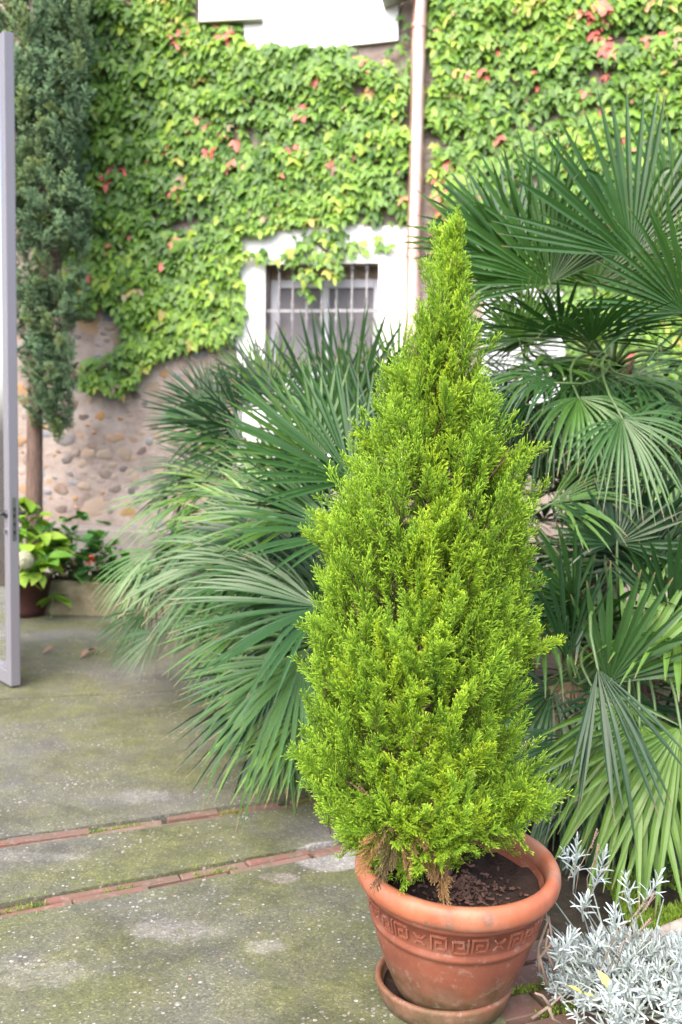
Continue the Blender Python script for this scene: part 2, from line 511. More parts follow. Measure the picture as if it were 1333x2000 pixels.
MAT['ivy_mauve'] = leafmat('ivy_leaf_mauve', [(0, (0.28, 0.18, 0.13)), (1, (0.34, 0.30, 0.17))], 'obj', 0.45, 0.2)
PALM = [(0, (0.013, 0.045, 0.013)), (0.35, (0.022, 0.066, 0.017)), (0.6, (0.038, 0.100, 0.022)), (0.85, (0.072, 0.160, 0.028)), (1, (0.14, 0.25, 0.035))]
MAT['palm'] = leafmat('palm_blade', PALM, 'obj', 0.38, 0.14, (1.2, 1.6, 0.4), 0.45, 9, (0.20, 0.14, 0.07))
MAT['palm_fresh_lit'] = leafmat('palm_blade_fresh_lit', [(0, (0.022, 0.075, 0.016)), (0.5, (0.042, 0.115, 0.020)), (0.85, (0.075, 0.165, 0.026)), (1, (0.125, 0.24, 0.032))], 'obj', 0.36, 0.18, (1.3, 1.7, 0.3), 0.5, 9, (0.22, 0.16, 0.08))  # fresh green, lightened in colour so front fronds look lit against shaded ones
MAT['petiole'] = plain('palm_stalk', (0.09, 0.15, 0.045), 0.45, 0, 0.3, 12)
MAT['palm_dry'] = leafmat('palm_blade_dry', [(0, (0.26, 0.17, 0.10)), (1, (0.34, 0.25, 0.15))], 'obj', 0.7, 0.1)
MAT['lemon'] = mat_attr('lemon_cypress_shoot', [(0, (0.16, 0.085, 0.04)), (0.08, (0.16, 0.10, 0.04)), (0.12, (0.09, 0.19, 0.018)), (0.35, (0.21, 0.40, 0.028)), (0.65, (0.42, 0.65, 0.045)), (1.0, (0.69, 0.88, 0.10))], 0.55, 0.25, 0.33, 0.30)
MAT['lemon_dead'] = mat_attr('dead_cypress_shoot', [(0, (0.12, 0.07, 0.04)), (0.5, (0.28, 0.17, 0.07)), (1, (0.46, 0.32, 0.15))], 0.7, 0.2)
MAT['juniper'] = mat_attr('blue_green_cypress_shoot', [(0, (0.15, 0.09, 0.06)), (0.08, (0.12, 0.09, 0.05)), (0.12, (0.12, 0.18, 0.075)), (0.6, (0.21, 0.33, 0.13)), (1, (0.37, 0.52, 0.25))], 0.55, 0.3, 0.15, 0.35, 4)
MAT['lav'] = leafmat('silver_leaf', [(0, (0.33, 0.40, 0.37)), (0.5, (0.48, 0.55, 0.54)), (1, (0.64, 0.70, 0.70))], 'obj', 0.7, 0.12, (1, 1, 1), 0.2, 30)
MAT['lav_a'] = leafmat('silver_foliage', [(0, (0.26, 0.31, 0.27)), (0.4, (0.42, 0.48, 0.46)), (1, (0.60, 0.66, 0.66))], 'attr', 0.7, 0.12, (1, 1, 1), 0.2, 30)
MAT['lav_stem'] = plain('silver_stem', (0.36, 0.40, 0.34), 0.8, 0, 0.4, 40)
MAT['hyd'] = leafmat('hydrangea_leaf', [(0, (0.10, 0.26, 0.04)), (0.5, (0.19, 0.40, 0.05)), (1, (0.36, 0.52, 0.06))], 'obj', 0.4, 0.3)
MAT['ger'] = leafmat('geranium_leaf', [(0, (0.035, 0.12, 0.035)), (0.6, (0.07, 0.20, 0.05)), (1, (0.14, 0.32, 0.07))], 'obj', 0.5, 0.2)
MAT['redflower'] = plain('red_petal', (0.85, 0.06, 0.015), 0.5, 0, 0.1, 20)
MAT['pinkflower'] = plain('faded_pink_petal', (0.48, 0.22, 0.18), 0.6, 0, 0.3, 20)
MAT['cream'] = plain('cream_petal', (0.62, 0.62, 0.40), 0.6, 0, 0.2, 40, rnd=0.25)
MAT['moss'] = leafmat('moss', [(0, (0.10, 0.19, 0.015)), (1, (0.24, 0.36, 0.03))], 'attr', 0.8, 0.2)
MAT['deadleaf'] = plain('dead_leaf', (0.36, 0.20, 0.14), 0.7, 0, 0.4, 20, rnd=0.35)
MAT['mulch'] = plain('bark_chip', (0.16, 0.085, 0.06), 0.9, 0, 0.5, 30)
MAT['yleaf'] = plain('yellowing_leaf', (0.50, 0.52, 0.16), 0.5, 0, 0.45, 30, c2=(0.38, 0.36, 0.08))
MAT['shutter'] = plain('white_louvre', (0.74, 0.74, 0.76), 0.5, 0, 0.08, 4)

# ================================================================== GROUND
def big_plane(name, z, s, mat):
    o = ob(name, mesh_pd(name, [(-s, -s, z), (s, -s, z), (s, s, z), (-s, s, z)], [(0, 1, 2, 3)]), mat)
    return o
tag(big_plane('ground', -0.07, 400, MAT['bed']), kind='structure')

# brick strips: lines on the ground through two photo points
def gline(p, q):
    a, b = G(*p), G(*q)
    d = (b - a); d.z = 0; d.normalize()
    return a, d
S2 = gline((0, 1779), (690, 1650))      # nearer strip
S1 = gline((0, 1648), (530, 1572))      # farther strip
S3 = gline((0, 1366), (300, 1352))      # open joint beyond
BW = 0.040                                # brick width on edge
def online(S, x):
    a, d = S
    t = (x - a.x) / d.x
    return a + d * t
patio = ob('patio', mesh_pd('patio', [(-6, -1.5, -0.045), (3.2, -1.5, -0.045), (3.2, 8.2, -0.045), (-6, 8.2, -0.045)], [(0, 1, 2, 3)]), MAT['bed'])
tag(patio, kind='structure')
def slab(lower, upper, name='slab'):
    """closed slab between two polylines (left to right) with slightly broken edges"""
    def rag(pl):
        out = []
        for i in range(len(pl) - 1):
            a, b = Vector(pl[i]), Vector(pl[i + 1])
            n = max(1, int((b - a).length / 0.06))
            for k in range(n):
                p = a.lerp(b, k / n)
                j = noise.noise(Vector((p.x * 9, p.y * 9, 3.1))) * 0.007
                out.append(Vector((p.x, p.y + j, 0)))
        out.append(Vector(pl[-1]))
        return out
    lo, up = rag(lower), rag(upper)
    loop = lo + list(reversed(up))
    n = len(loop)
    vs = [(p.x, p.y, 0.0) for p in loop] + [(p.x, p.y, -0.044) for p in loop]
    fs = [tuple(range(n))] + [(i, i + n, (i + 1) % n + n, (i + 1) % n) for i in range(n)]
    return ob(name, mesh_pd(name, vs, fs), MAT['concrete'], patio)
def off(S, x, o):
    p = online(S, x); d = S[1]
    nrm = Vector((-d.y, d.x, 0))
    return p + nrm * o
XL, XR = -5.5, 1.05
g = 0.053
slab([(XL, -1.2, 0), (1.5, -1.2, 0), (0.52, 2.2, 0)], [off(S2, XL, -g), off(S2, 0.30, -g)])
slab([off(S2, XL, g), off(S2, XR, g)], [off(S1, XL, -g), off(S1, XR, -g)])
slab([off(S1, XL, g), off(S1, 0.9, g)], [off(S3, XL, -0.012), off(S3, -0.15, -0.012), Vector((0.3, 5.2, 0))])
slab([off(S3, XL, 0.012), off(S3, -0.2, 0.012)], [Vector((XL, 9.6, 0)), Vector((-0.6, 9.0, 0))])

def brick_mesh(seed, l, w, h):
    r = random.Random(seed)
    mb = MB()
    c = []
    for z in (-h, 0):
        ins = 0.0 if z < 0 else 0.005
        for (x, y) in ((-1, -1), (1, -1), (1, 1), (-1, 1)):
            c.append(Vector((x * (l / 2 - ins) + r.uniform(-.004, .004), y * (w / 2 - ins * .8) + r.uniform(-.003, .003), z + (r.uniform(-.004, .002) if z == 0 else 0))))
    mid = [Vector((c[i].x * 1.0, c[i].y, 0)) for i in range(4)]
    for i in range(4):
        mid[i] = Vector((c[i].x, c[i].y, -0.006))
    vs = c[:4] + mid + c[4:]
    fs = [(3, 2, 1, 0), (8, 9, 10, 11)]
    for k in (0, 4):
        for i in range(4):
            j = (i + 1) % 4
            fs.append((k + i, k + j, k + 4 + j, k + 4 + i))
    return mb.add(vs, fs).mesh('brick')
BR = [brick_mesh(i, 0.262, BW, 0.04) for i in range(6)]
for b_ in BR: b_.materials.append(MAT['brick'])
def strip(S, x0, x1, seed):
    r = random.Random(seed)
    a, d = S
    nrm = Vector((-d.y, d.x, 0))
    ang = math.atan2(d.y, d.x)
    for row in (-1, 1):
        t = (x0 - a.x) / d.x + r.uniform(0, .2)
        te = (x1 - a.x) / d.x
        while t < te:
            p = a + d * t + nrm * (row * 0.028) + Vector((0, 0, r.uniform(-0.016, -0.003)))
            sx = r.uniform(0.82, 1.25)
            M = Matrix.Translation(p) @ Matrix.Rotation(ang + r.uniform(-.02, .02), 4, 'Z') @ Matrix.Diagonal((sx, r.uniform(.85, 1.08), 1, 1))
            ob('brick', r.choice(BR), None, patio, M)
            t += 0.262 * sx + 0.004
strip(S2, -2.6, 0.95, 1)
strip(S1, -2.9, 0.5, 2)
# brick paving beside the pot, mossy joints
BP = [brick_mesh(20 + i, 0.235, 0.098, 0.045) for i in range(5)]
for b_ in BP: b_.materials.append(MAT['brick'])
pv_o = G(1010, 1905)
pd = Vector((math.cos(R_(24)), math.sin(R_(24)), 0)); pn = Vector((-pd.y, pd.x, 0))
joints = []
for i in range(-6, 4):
    for k in range(-1, 6):
        p = pv_o + pd * (k * 0.252 + (i % 2) * 0.12) + pn * (i * 0.122)
        if p.x < 0.40 or p.x > 1.9 or p.y < 1.6 or p.y > 3.05: continue
        M = Matrix.Translation(p + Vector((0, 0, random.uniform(-.012, -.004)))) @ Matrix.Rotation(R_(24) + random.uniform(-.03, .03), 4, 'Z')
        ob('brick', random.choice(BP), None, patio, M)
    joints.append(i)

# planting bed on the right: soil mound
def bed_mesh():
    vs, fs = [], []
    nx, ny = 60, 70
    x0, x1, y0, y1 = 0.3, 6.5, 2.6, 9.6
    for j in range(ny + 1):
        for i in range(nx + 1):
            x = x0 + (x1 - x0) * i / nx
            y = y0 + (y1 - y0) * j / ny
            xl = 1.05 if y < 4.0 else 1.05 - (y - 4.0) * 0.5
            xl = max(xl, -0.45)
            xx = xl + (x1 - xl) * i / nx
            e = min(1, i / 5.0, (j) / 5.0)
            z = -0.05 + e * (0.075 + 0.03 * noise.noise(Vector((xx * 2, y * 2, 0))) + 0.02 * noise.noise(Vector((xx * 7, y * 7, 1))))
            vs.append((xx, y, z))
    for j in range(ny):
        for i in range(nx):
            a = j * (nx + 1) + i
            fs.append((a, a + 1, a + nx + 2, a + nx + 1))
    return mesh_pd('planting_bed', vs, fs)
tag(ob('planting_bed', bed_mesh(), MAT['bed'], None, None, True), kind='structure')

def blades(pts, hmin, hmax, w, seed, lean=0.5):
    """short tufty moss/grass blades: one triangle each"""
    r = np.random.default_rng(seed)
    n = len(pts)
    P = np.array(pts, dtype=float)
    a = r.uniform(0, 2 * np.pi, n)
    h = r.uniform(hmin, hmax, n)
    side = np.stack([np.cos(a), np.sin(a), np.zeros(n)], 1) * (w * 0.5)
    a2 = r.uniform(0, 2 * np.pi, n)
    tip = P + np.stack([np.cos(a2) * h * lean, np.sin(a2) * h * lean, h], 1)
    V = np.stack([P - side, P + side, tip], 1).reshape(-1, 3)
    F = np.arange(3 * n).reshape(-1, 3)
    return V, F, np.repeat(r.uniform(0, 1, n), 3)
def moss_obj(pts, name, label, hmin=.004, hmax=.016, w=.006, seed=3):
    V, F, h = blades(pts, hmin, hmax, w, seed)
    return tag(ob(name, mesh_np(name, V, F, {'h': h}), MAT['moss']), label, 'moss', kind='stuff')
pts = []
rr = random.Random(5)
for i in range(-6, 4):
    for _ in range(1800):
        k = rr.uniform(-1.5, 5)
        p = pv_o + pd * (k * 0.252) + pn * (i * 0.122 + 0.061 + rr.gauss(0, .008))
        if 0.47 < p.x < 1.9 and 1.6 < p.y < 3.05 and noise.noise(Vector((p.x * 6, p.y * 6, 9))) > -0.05:
            pts.append((p.x, p.y, -0.022 + rr.uniform(0, .02)))
moss_obj(pts, 'moss', 'bright green moss filling the joints of the brick paving beside the pot')
pts = []
c0 = G(1215, 1790, 0.03)
for _ in range(16000):
    x = c0.x + rr.gauss(0, .22); y = c0.y + rr.gauss(0, .20)
    if noise.noise(Vector((x * 4, y * 4, 2))) > -0.15 and x > 0.95:
        pts.append((x, y, 0.03 + 0.03 * noise.noise(Vector((x * 2, y * 2, 0))) + 0.02 * noise.noise(Vector((x * 7, y * 7, 1))) - .004))
moss_obj(pts, 'moss', 'soft green moss cushion on the soil behind the silver bush', .006, .022, .007, 4)
pts = []
for S, xa, xb, dens in ((S2, -2.2, 0.7, 1), (S1, -2.4, 0.3, 1)):
    a, d = S
    nrm = Vector((-d.y, d.x, 0))
    for _ in range(6000):
        x = rr.uniform(xa, xb)
        p = online(S, x)
        if noise.noise(Vector((p.x * 5, p.y * 5, 4))) < 0.16: continue
        o = rr.choice((-.068, 0, .068, 0)) + rr.gauss(0, .005)
        q = p + nrm * o
        pts.append((q.x, q.y, -0.012 + rr.uniform(-.008, .012)))
moss_obj(pts, 'moss', 'thin dark moss lodged along the two brick strips in the patio', .004, .012, .005, 6)

# ================================================================== HOUSE WALL
house = empty('stone_house', WW(0, 0), 'rubble stone house wall with a white plastered barred window', 'house')
UL, UR, ZT = -9.0, 9.0, 9.0
wu0, wz1 = WP(520, 517); wu1, _ = WP(741, 512)
_, wz0 = WP(630, 742)
TH = 0.35
def wbox(mb, u0, u1, z0, z1, o0, o1):
    """box on the wall: along the wall u, height z, proud o0..o1"""
    a = WW(u0, z0, o0)
    return mb.box(a, WE * (u1 - u0), WN * (o1 - o0), Vector((0, 0, z1 - z0)))
mb = MB()
wbox(mb, UL, wu0, -0.1, ZT, -TH, 0)
wbox(mb, wu1, UR, -0.1, ZT, -TH, 0)
wbox(mb, wu0, wu1, -0.1, wz0, -TH, 0)
wbox(mb, wu0, wu1, wz1, ZT, -TH, 0)
mb.ob('wall', MAT['wall'], house)
# plaster panel round the window: ring between ragged outer edge and opening
def ring(outer, inner, o0, o1, name, mat, parent):
    n = len(outer)
    mb = MB()
    vs = [WW(u, z, o1) for u, z in outer] + [WW(u, z, o1) for u, z in inner] + [WW(u, z, o0) for u, z in outer] + [WW(u, z, o0) for u, z in inner]
    fs = []
    for i in range(n):
        j = (i + 1) % n
        fs.append((i, j, n + j, n + i))
        fs.append((2 * n + j, 2 * n + i, i, j)[::-1])
        fs.append((n + i, n + j, 3 * n + j, 3 * n + i))
    mb.add(vs, fs)
    return mb.ob(name, mat, parent)
def resample(c, per):
    out = []
    for i in range(4):
        a, b = c[i], c[(i + 1) % 4]
        for k in range(per):
            t = k / per
            out.append((a[0] + (b[0] - a[0]) * t, a[1] + (b[1] - a[1]) * t))
    return out
pl0 = WP(466, 452); pl1 = WP(800, 436)
oc = resample([(pl0[0], 0.25), (pl1[0] - .02, 0.25), (pl1[0], pl1[1]), (pl0[0], pl0[1])], 14)
oc = [(u + 0.035 * noise.noise(Vector((u * 5, z * 5, 0))), z + 0.035 * noise.noise(Vector((u * 5, z * 5, 7)))) for u, z in oc]
ic = resample([(wu0, wz0), (wu1, wz0), (wu1, wz1), (wu0, wz1)], 14)
ring(oc, ic, 0.001, 0.03, 'window_plaster', MAT['plaster'], house)
# window
win = MB()
fo = -0.19
fw = 0.07
wbox(win, wu0 + .002, wu0 + fw, wz0, wz1 - .11, fo - .06, fo)
wbox(win, wu1 - fw, wu1 - .002, wz0, wz1 - .11, fo - .06, fo)
wbox(win, wu0 + fw, wu1 - fw, wz1 - .19, wz1 - .11, fo - .06, fo)
wbox(win, wu0 + fw, wu1 - fw, wz0, wz0 + .08, fo - .06, fo)
um = (wu0 + wu1) / 2
wbox(win, um - .035, um + .035, wz0 + .08, wz1 - .19, fo - .055, fo - .004)
window = win.ob('window', MAT['winframe'], house, bevel=.006)
for a, b in ((wu0 + fw, um - .035), (um + .035, wu1 - fw)):
    p = MB(); wbox(p, a, b, wz0 + .08, wz1 - .19, fo - .04, fo - .03); p.ob('pane', MAT['curtain'], window)
lin = MB(); wbox(lin, wu0 + .002, wu1 - .002, wz1 - .108, wz1 - .002, fo - .06, fo - .01); lin.ob('lintel_board', MAT['wood'], window)
bk = MB(); wbox(bk, wu0, wu1, wz0, wz1, -TH - .03, -TH - .005); bk.ob('back_panel', MAT['dark'], window)
# grille
gr = MB()
_, rz = WP(630, 606)
wbox(gr, wu0 - .02, wu1 + .01, rz - .014, rz + .014, -.036, -.022)
grille = gr.ob('window_grille', MAT['iron'], house)
for px in (544, 571, 599, 628, 657, 687, 716):
    u, _ = WP(px, 560)
    b = MB()
    zs = [wz0, rz - .11, rz - .07, rz - .035, rz, rz + .035, rz + .07, rz + .11, wz1]
    rs = [.0095, .0095, .018, .011, .019, .011, .018, .0095, .0095]
    b.tube([WW(u, z, -.03) for z in zs], rs, 8)
    b.tube([WW(u, wz1 - .05, -.03), WW(u, wz1 - .001, -.03)], [.02, .02], 8)
    b.ob('bar', MAT['iron'], grille, True)

# upper white rendering with recessed panel outline
def wpoly(pts, o0, o1, name, mat, parent):
    uv = [WP(x, y) for x, y in pts]
    n = len(uv)
    vs = [WW(u, z, o1) for u, z in uv] + [WW(u, z, o0) for u, z in uv]
    fs = [tuple(range(n))] + [(i, i + n, (i + 1) % n + n, (i + 1) % n) for i in range(n)]
    return ob(name, mesh_pd(name, vs, fs), mat, parent)
wpoly([(478, -420), (478, 60), (482, 88), (492, 101), (530, 102), (600, 100), (680, 93), (740, 86), (779, 82), (781, -430)], .001, .05, 'upper_render', MAT['plaster'], house)
for xa, xb, yb in ((539, 543, 46), (673, 677, 26)):
    wpoly([(xa, -400), (xa, yb), (xb, yb), (xb, -400)], .0505, .085, 'trim_strip', MAT['plaster'], house)

# stones set in the mortar
def stone_mesh(seed):
    r = random.Random(seed)
    n = 11
    ph = [r.uniform(0, 6.28) for _ in range(3)]
    vs, fs = [], []
    rings = ((1.0, 0.0), (0.93, 0.55), (0.62, 0.9))
    for rad, h in rings:
        for k in range(n):
            a = 2 * math.pi * k / n
            rr_ = rad * (1 + .16 * math.sin(2 * a + ph[0]) + .12 * math.sin(3 * a + ph[1]) + .08 * math.sin(5 * a + ph[2]) + r.uniform(-.06, .06))
            vs.append((rr_ * math.cos(a), rr_ * math.sin(a), h + r.uniform(-.05, .05)))
    vs.append((0, 0, 1.0))
    for i in range(2):
        for k in range(n):
            fs.append((i * n + k, i * n + (k + 1) % n, (i + 1) * n + (k + 1) % n, (i + 1) * n + k))
    for k in range(n):
        fs.append((2 * n + k, 2 * n + (k + 1) % n, 3 * n))
    me = mesh_pd('stone', vs, fs)
    me.polygons.foreach_set('use_smooth', [True] * len(me.polygons))
    me.materials.append(MAT['stone'])
    return me
ST = [stone_mesh(i) for i in range(8)]
Mw = Matrix((WE, Vector((0, 0, 1)), WN)).transposed().to_4x4()
placed = []
r = random.Random(11)
def put_stone(u, z, a, b):
    for (pu, pz, pa) in placed:
        if (pu - u) ** 2 + ((pz - z) * 1.25) ** 2 < (pa * .8 + a * .85 + .012) ** 2: return False
    placed.append((u, z, a))
    M = Matrix.Translation(WW(u, z, -0.008)) @ Mw @ Matrix.Rotation(r.uniform(-.5, .5), 4, 'Z') @ Matrix.Diagonal((a, b, r.uniform(.011, .022), 1))
    ob('stone', r.choice(ST), None, house, M)
    return True
for px, py, a, b in ((215, 772, .10, .06), (205, 888, .085, .06), (160, 905, .05, .045), (205, 925, .075, .06), (150, 885, .05, .035), (225, 855, .1, .055), (172, 903, .05, .03),
                     (230, 700, .1, .07), (130, 860, .1, .06), (60, 900, .09, .10), (120, 955, .09, .06), (165, 950, .07, .05), (225, 955, .07, .045), (120, 995, .07, .05), (250, 1000, .08, .05)):
    u, z = WP(px, py)
    put_stone(u, z, a, b)
for _ in range(5200):
    px, py = r.uniform(-60, 460), r.uniform(560, 1075)
    if len(placed) > 290: break
    u, z = WP(px, py)
    a = r.choice((.025, .03, .035, .045, .055, .07, .09, .12, .15))
    put_stone(u, z, a, a * r.uniform(.5, .8))
# ledge at the wall foot, left
lu0, lz1 = WP(60, 1022); lu1, _ = WP(330, 1020)
ld = MB(); wbox(ld, lu0 - 1.4, lu1 + .6, -0.06, lz1, .002, .32)
ledge = ld.ob('wall_ledge', MAT['ledge'], None, bevel=.02)
tag(ledge, 'low pale stone ledge along the foot of the rubble wall', 'ledge')

# drainpipe
pp0 = WP(823, 0); pp1 = WP(808, 600)
pip = empty('drainpipe', WW(pp1[0], 0, .11), 'pinkish copper drainpipe running down the ivy covered wall', 'drainpipe')
mb = MB()
zs = np.linspace(0.0, 8.6, 60)
k_ = (pp0[0] - pp1[0]) / (pp0[1] - pp1[1])
pts = []
for z in zs:
    u = pp1[0] + (z - pp1[1]) * k_ + .008 * noise.noise(Vector((z * 1.4, 0, 0)))
    pts.append(WW(u, z, .11 + .006 * noise.noise(Vector((z * 1.7, 5, 0)))))
mb.tube(pts, .066, 20)
mb.ob('pipe', MAT['copper'], pip, True)
for z in (1.2, 3.2, 5.2, 7.2):
    u = pp1[0] + (z - pp1[1]) * k_
    b = MB()
    b.tube([WW(u, z - .02, .11), WW(u, z + .02, .11)], .074, 20)
    wbox(b, u - .015, u + .015, z - .015, z + .015, 0.0, .06)
    b.ob('bracket', MAT['copper'], pip)

# white box fixed beside the white render
a0 = WP(388, 40, .12); a1 = WP(510, 44, .12)
ac = empty('wall_box', WW((a0[0] + a1[0]) / 2, a0[1], .01), 'white metal box fixed high on the wall beside the white render', 'box')
mb = MB(); wbox(mb, a0[0], a1[0], a0[1], a0[1] + .7, .003, .12); mb.ob('casing', MAT['whitemetal'], ac, bevel=.008)
mb = MB(); wbox(mb, a0[0] - .006, a1[0] + .006, a0[1] - .016, a0[1] - .001, .003, .126); mb.ob('base_tray', MAT['tray'], ac, bevel=.004)
for u in (a0[0] + .05, a1[0] - .05):
    mb = MB(); mb.tube([WW(u, a0[1] + .05, .1195), WW(u, a0[1] + .05, .126)], .008, 8); mb.ob('screw', MAT['steel'], ac)

# sloping board hood
h0 = WP(752, 19); h1 = WP(818, -4)
hood = empty('window_hood', WW(h0[0], h0[1], .0), 'sloping white board hood beside the top of the drainpipe', 'hood')
mb = MB()
e1 = (WW(h1[0], h1[1]) - WW(h0[0], h0[1]))
mb.box(WW(h0[0], h0[1], .052), e1 * 1.05, WN * .22, Vector((0, 0, .05))); mb.ob('board', MAT['whitemetal'], hood, bevel=.004)
mb = MB(); mb.box(WW(h0[0] + .002, h0[1] - .012, .055), e1 * 1.04, WN * .21, Vector((0, 0, .011))); mb.ob('underside', MAT['tray'], hood)

# louvred shutter seen between the right-hand fronds
s0 = WP(945, 528); s1 = WP(1100, 800)
shu = empty('louvred_shutter', WW((s0[0] + s1[0]) / 2, s1[1], .0), 'white louvred shutter on the wall seen through the right palm fronds', 'shutter')
mb = MB()
wbox(mb, s0[0], s0[0] + .06, s1[1], s0[1], .002, .05); wbox(mb, s1[0] - .06, s1[0], s1[1], s0[1], .002, .05)
wbox(mb, s0[0] + .06, s1[0] - .06, s0[1] - .07, s0[1], .002, .05); wbox(mb, s0[0] + .06, s1[0] - .06, s1[1], s1[1] + .07, .002, .05)
wbox(mb, s0[0] + .06, s1[0] - .06, s1[1] + .07, s0[1] - .07, .002, .006)
mb.ob('shutter_frame', MAT['shutter'], shu, bevel=.004)
z = s1[1] + .085
while z < s0[1] - .1:
    mb = MB()
    a = WW(s0[0] + .06, z, .012)
    mb.box(a, WE * (s1[0] - s0[0] - .12), WN * .03 + Vector((0, 0, -.02)), Vector((0, 0, .008)) + WN * .004)
    mb.ob('slat', MAT['shutter'], shu)
    z += .047

# ================================================================== GLAZED DOOR LEAF (left edge)
dc = G(21, 1342, 0.012)
door = empty('glazed_door', (dc.x, dc.y, 0), 'tall mauve grey glazed door leaf standing open at the left edge', 'door')
dl = Vector((-.63, .777, 0)).normalized(); dt = Vector((dl.y, -dl.x, 0))
if dt.y < 0: dt = -dt
DW, DT = 1.0, .064
dtop = W(5, 58, dc.y).z
Z = Vector((0, 0, 1))
def dbox(mb, a, b, z0, z1, t0=0.0, t1=DT):
    return mb.box(Vector((dc.x, dc.y, z0)) + dl * a + dt * t0, dl * (b - a), dt * (t1 - t0), Z * (z1 - z0))
sw = .075
for a in (0, DW - sw):
    mb = MB(); dbox(mb, a, a + sw, .012, dtop); mb.ob('stile', MAT['doorpaint'], door, bevel=.006)
for z0, z1 in ((.0125, .10), (dtop - .085, dtop - .0005)):
    mb = MB(); dbox(mb, sw + .0005, DW - sw - .0005, z0, z1, .001, DT - .001); mb.ob('rail', MAT['doorpaint'], door, bevel=.004)
mb = MB(); dbox(mb, sw + .001, DW - sw - .001, .1005, dtop - .0855, .028, .036); mb.ob('pane', MAT['glass'], door)
for a, b, z0, z1 in ((sw, sw + .016, .1005, dtop - .0855), (DW - sw - .016, DW - sw, .1005, dtop - .0855), (sw + .016, DW - sw - .016, .1005, .118), (sw + .016, DW - sw - .016, dtop - .103, dtop - .0855)):
    for t0, t1 in ((.006, .0275), (.0365, .058)):
        mb = MB(); dbox(mb, a + .0006, b - .0006, z0, z1, t0, t1); mb.ob('glazing_bead', MAT['doorpaint'], door)
hz = W(22, 1005, dc.y).z
mb = MB(); mb.box(Vector((dc.x, dc.y, hz - .16)) - dl * .002 + dt * .02, dl * .003, dt * .024, Z * .26); plate = mb.ob('lock_plate', MAT['steel'], door)
for dz in (.02, -.02, -.07, -.12):
    mb = MB(); mb.box(Vector((dc.x, dc.y, hz + dz)) - dl * .006 + dt * .026, dl * .005, dt * .012, Z * .022); mb.ob('bolt', MAT['darkmetal'], plate)
for sgn, tt in ((-1, 0), (1, DT)):
    base = Vector((dc.x, dc.y, hz)) + dl * .04 + dt * tt
    mb = MB(); mb.tube([base, base + dt * sgn * .05, base + dt * sgn * .058 + dl * .02, base + dt * sgn * .058 + dl * .13], [.009, .009, .009, .008], 8)
    mb.tube([base, base + dt * sgn * .008], .024, 14)
    mb.ob('handle', MAT['darkmetal'], door, True)
    b2 = base - Z * .10
    mb = MB(); mb.tube([b2, b2 + dt * sgn * .014], .016, 12); mb.ob('lock_cylinder', MAT['steel'], door)
mb = MB(); dbox(mb, DW + .012, DW + .11, 0.001, dtop + .12, -.01, DT + .02); mb.ob('hinge_post', MAT['doorpaint'], door)
for z in (.4, 1.6, 2.8, 3.7):
    mb = MB(); p = Vector((dc.x, dc.y, z)) + dl * (DW + .006) - dt * .008; mb.tube([p, p + Z * .12], .011, 8); mb.ob('hinge', MAT['steel'], door)

# ================================================================== IVY
def inpoly(x, y, poly):
    c = False
    n = len(poly)
    for i in range(n):
        x1, y1 = poly[i]; x2, y2 = poly[(i + 1) % n]
        if (y1 > y) != (y2 > y) and x < (x2 - x1) * (y - y1) / (y2 - y1) + x1:
            c = not c
    return c
def ivy_leaf_np(seed):
    """three-lobed leaf, base at origin, tip towards -y, slightly cupped and folded"""
    r = random.Random(seed)
    k = lambda s=.03: r.uniform(-s, s)
    out = [(0, .0), (.20, .16), (.40, .02), (.62, -.34), (.36, -.32), (.20, -.42), (.17, -.68), (0, -1.05), (-.17, -.68), (-.20, -.42), (-.36, -.32), (-.62, -.34), (-.40, .02), (-.20, .16)]
    pts = []
    for x, y in out:
        x, y = x + k(), y + k()
        pts.append((x, y, -.30 * abs(x) ** 1.3 - .22 * max(0, -y - .45) ** 1.2 + k(.02)))
    ctr = (0, -.32, .03)
    V = np.array([ctr] + pts)
    F = [(0, i, i % 14 + 1) for i in range(1, 15)]
    return V, np.array(F)
IL = [ivy_leaf_np(i) for i in range(6)]
IM = []
for V, F in IL:
    me = mesh_np('leaf', V, F, None, True); IM.append(me)
IMR = []
for V, F in IL[:3]:
    me = mesh_np('leaf', V, F, None, True); IMR.append(me)
def leaf_mats(lst, m):
    for me in lst: me.materials.append(m)
leaf_mats(IM, MAT['ivy_o']); leaf_mats(IMR, MAT['ivy_red'])
IMM = [mesh_np('leaf', *IL[i], None, True) for i in range(2)]
leaf_mats(IMM, MAT['ivy_mauve'])
def leaf_matrix(p, out_n, roll, tilt, yaw, s):
    """leaf hanging on a wall: -y of the leaf points down, +z away from the wall"""
    base = Matrix((WE, Vector((0, 0, 1)), WN)).transposed().to_4x4()
    return Matrix.Translation(p) @ base @ Matrix.Rotation(yaw, 4, 'Y') @ Matrix.Rotation(-tilt, 4, 'X') @ Matrix.Rotation(roll, 4, 'Z') @ Matrix.Scale(s, 4)
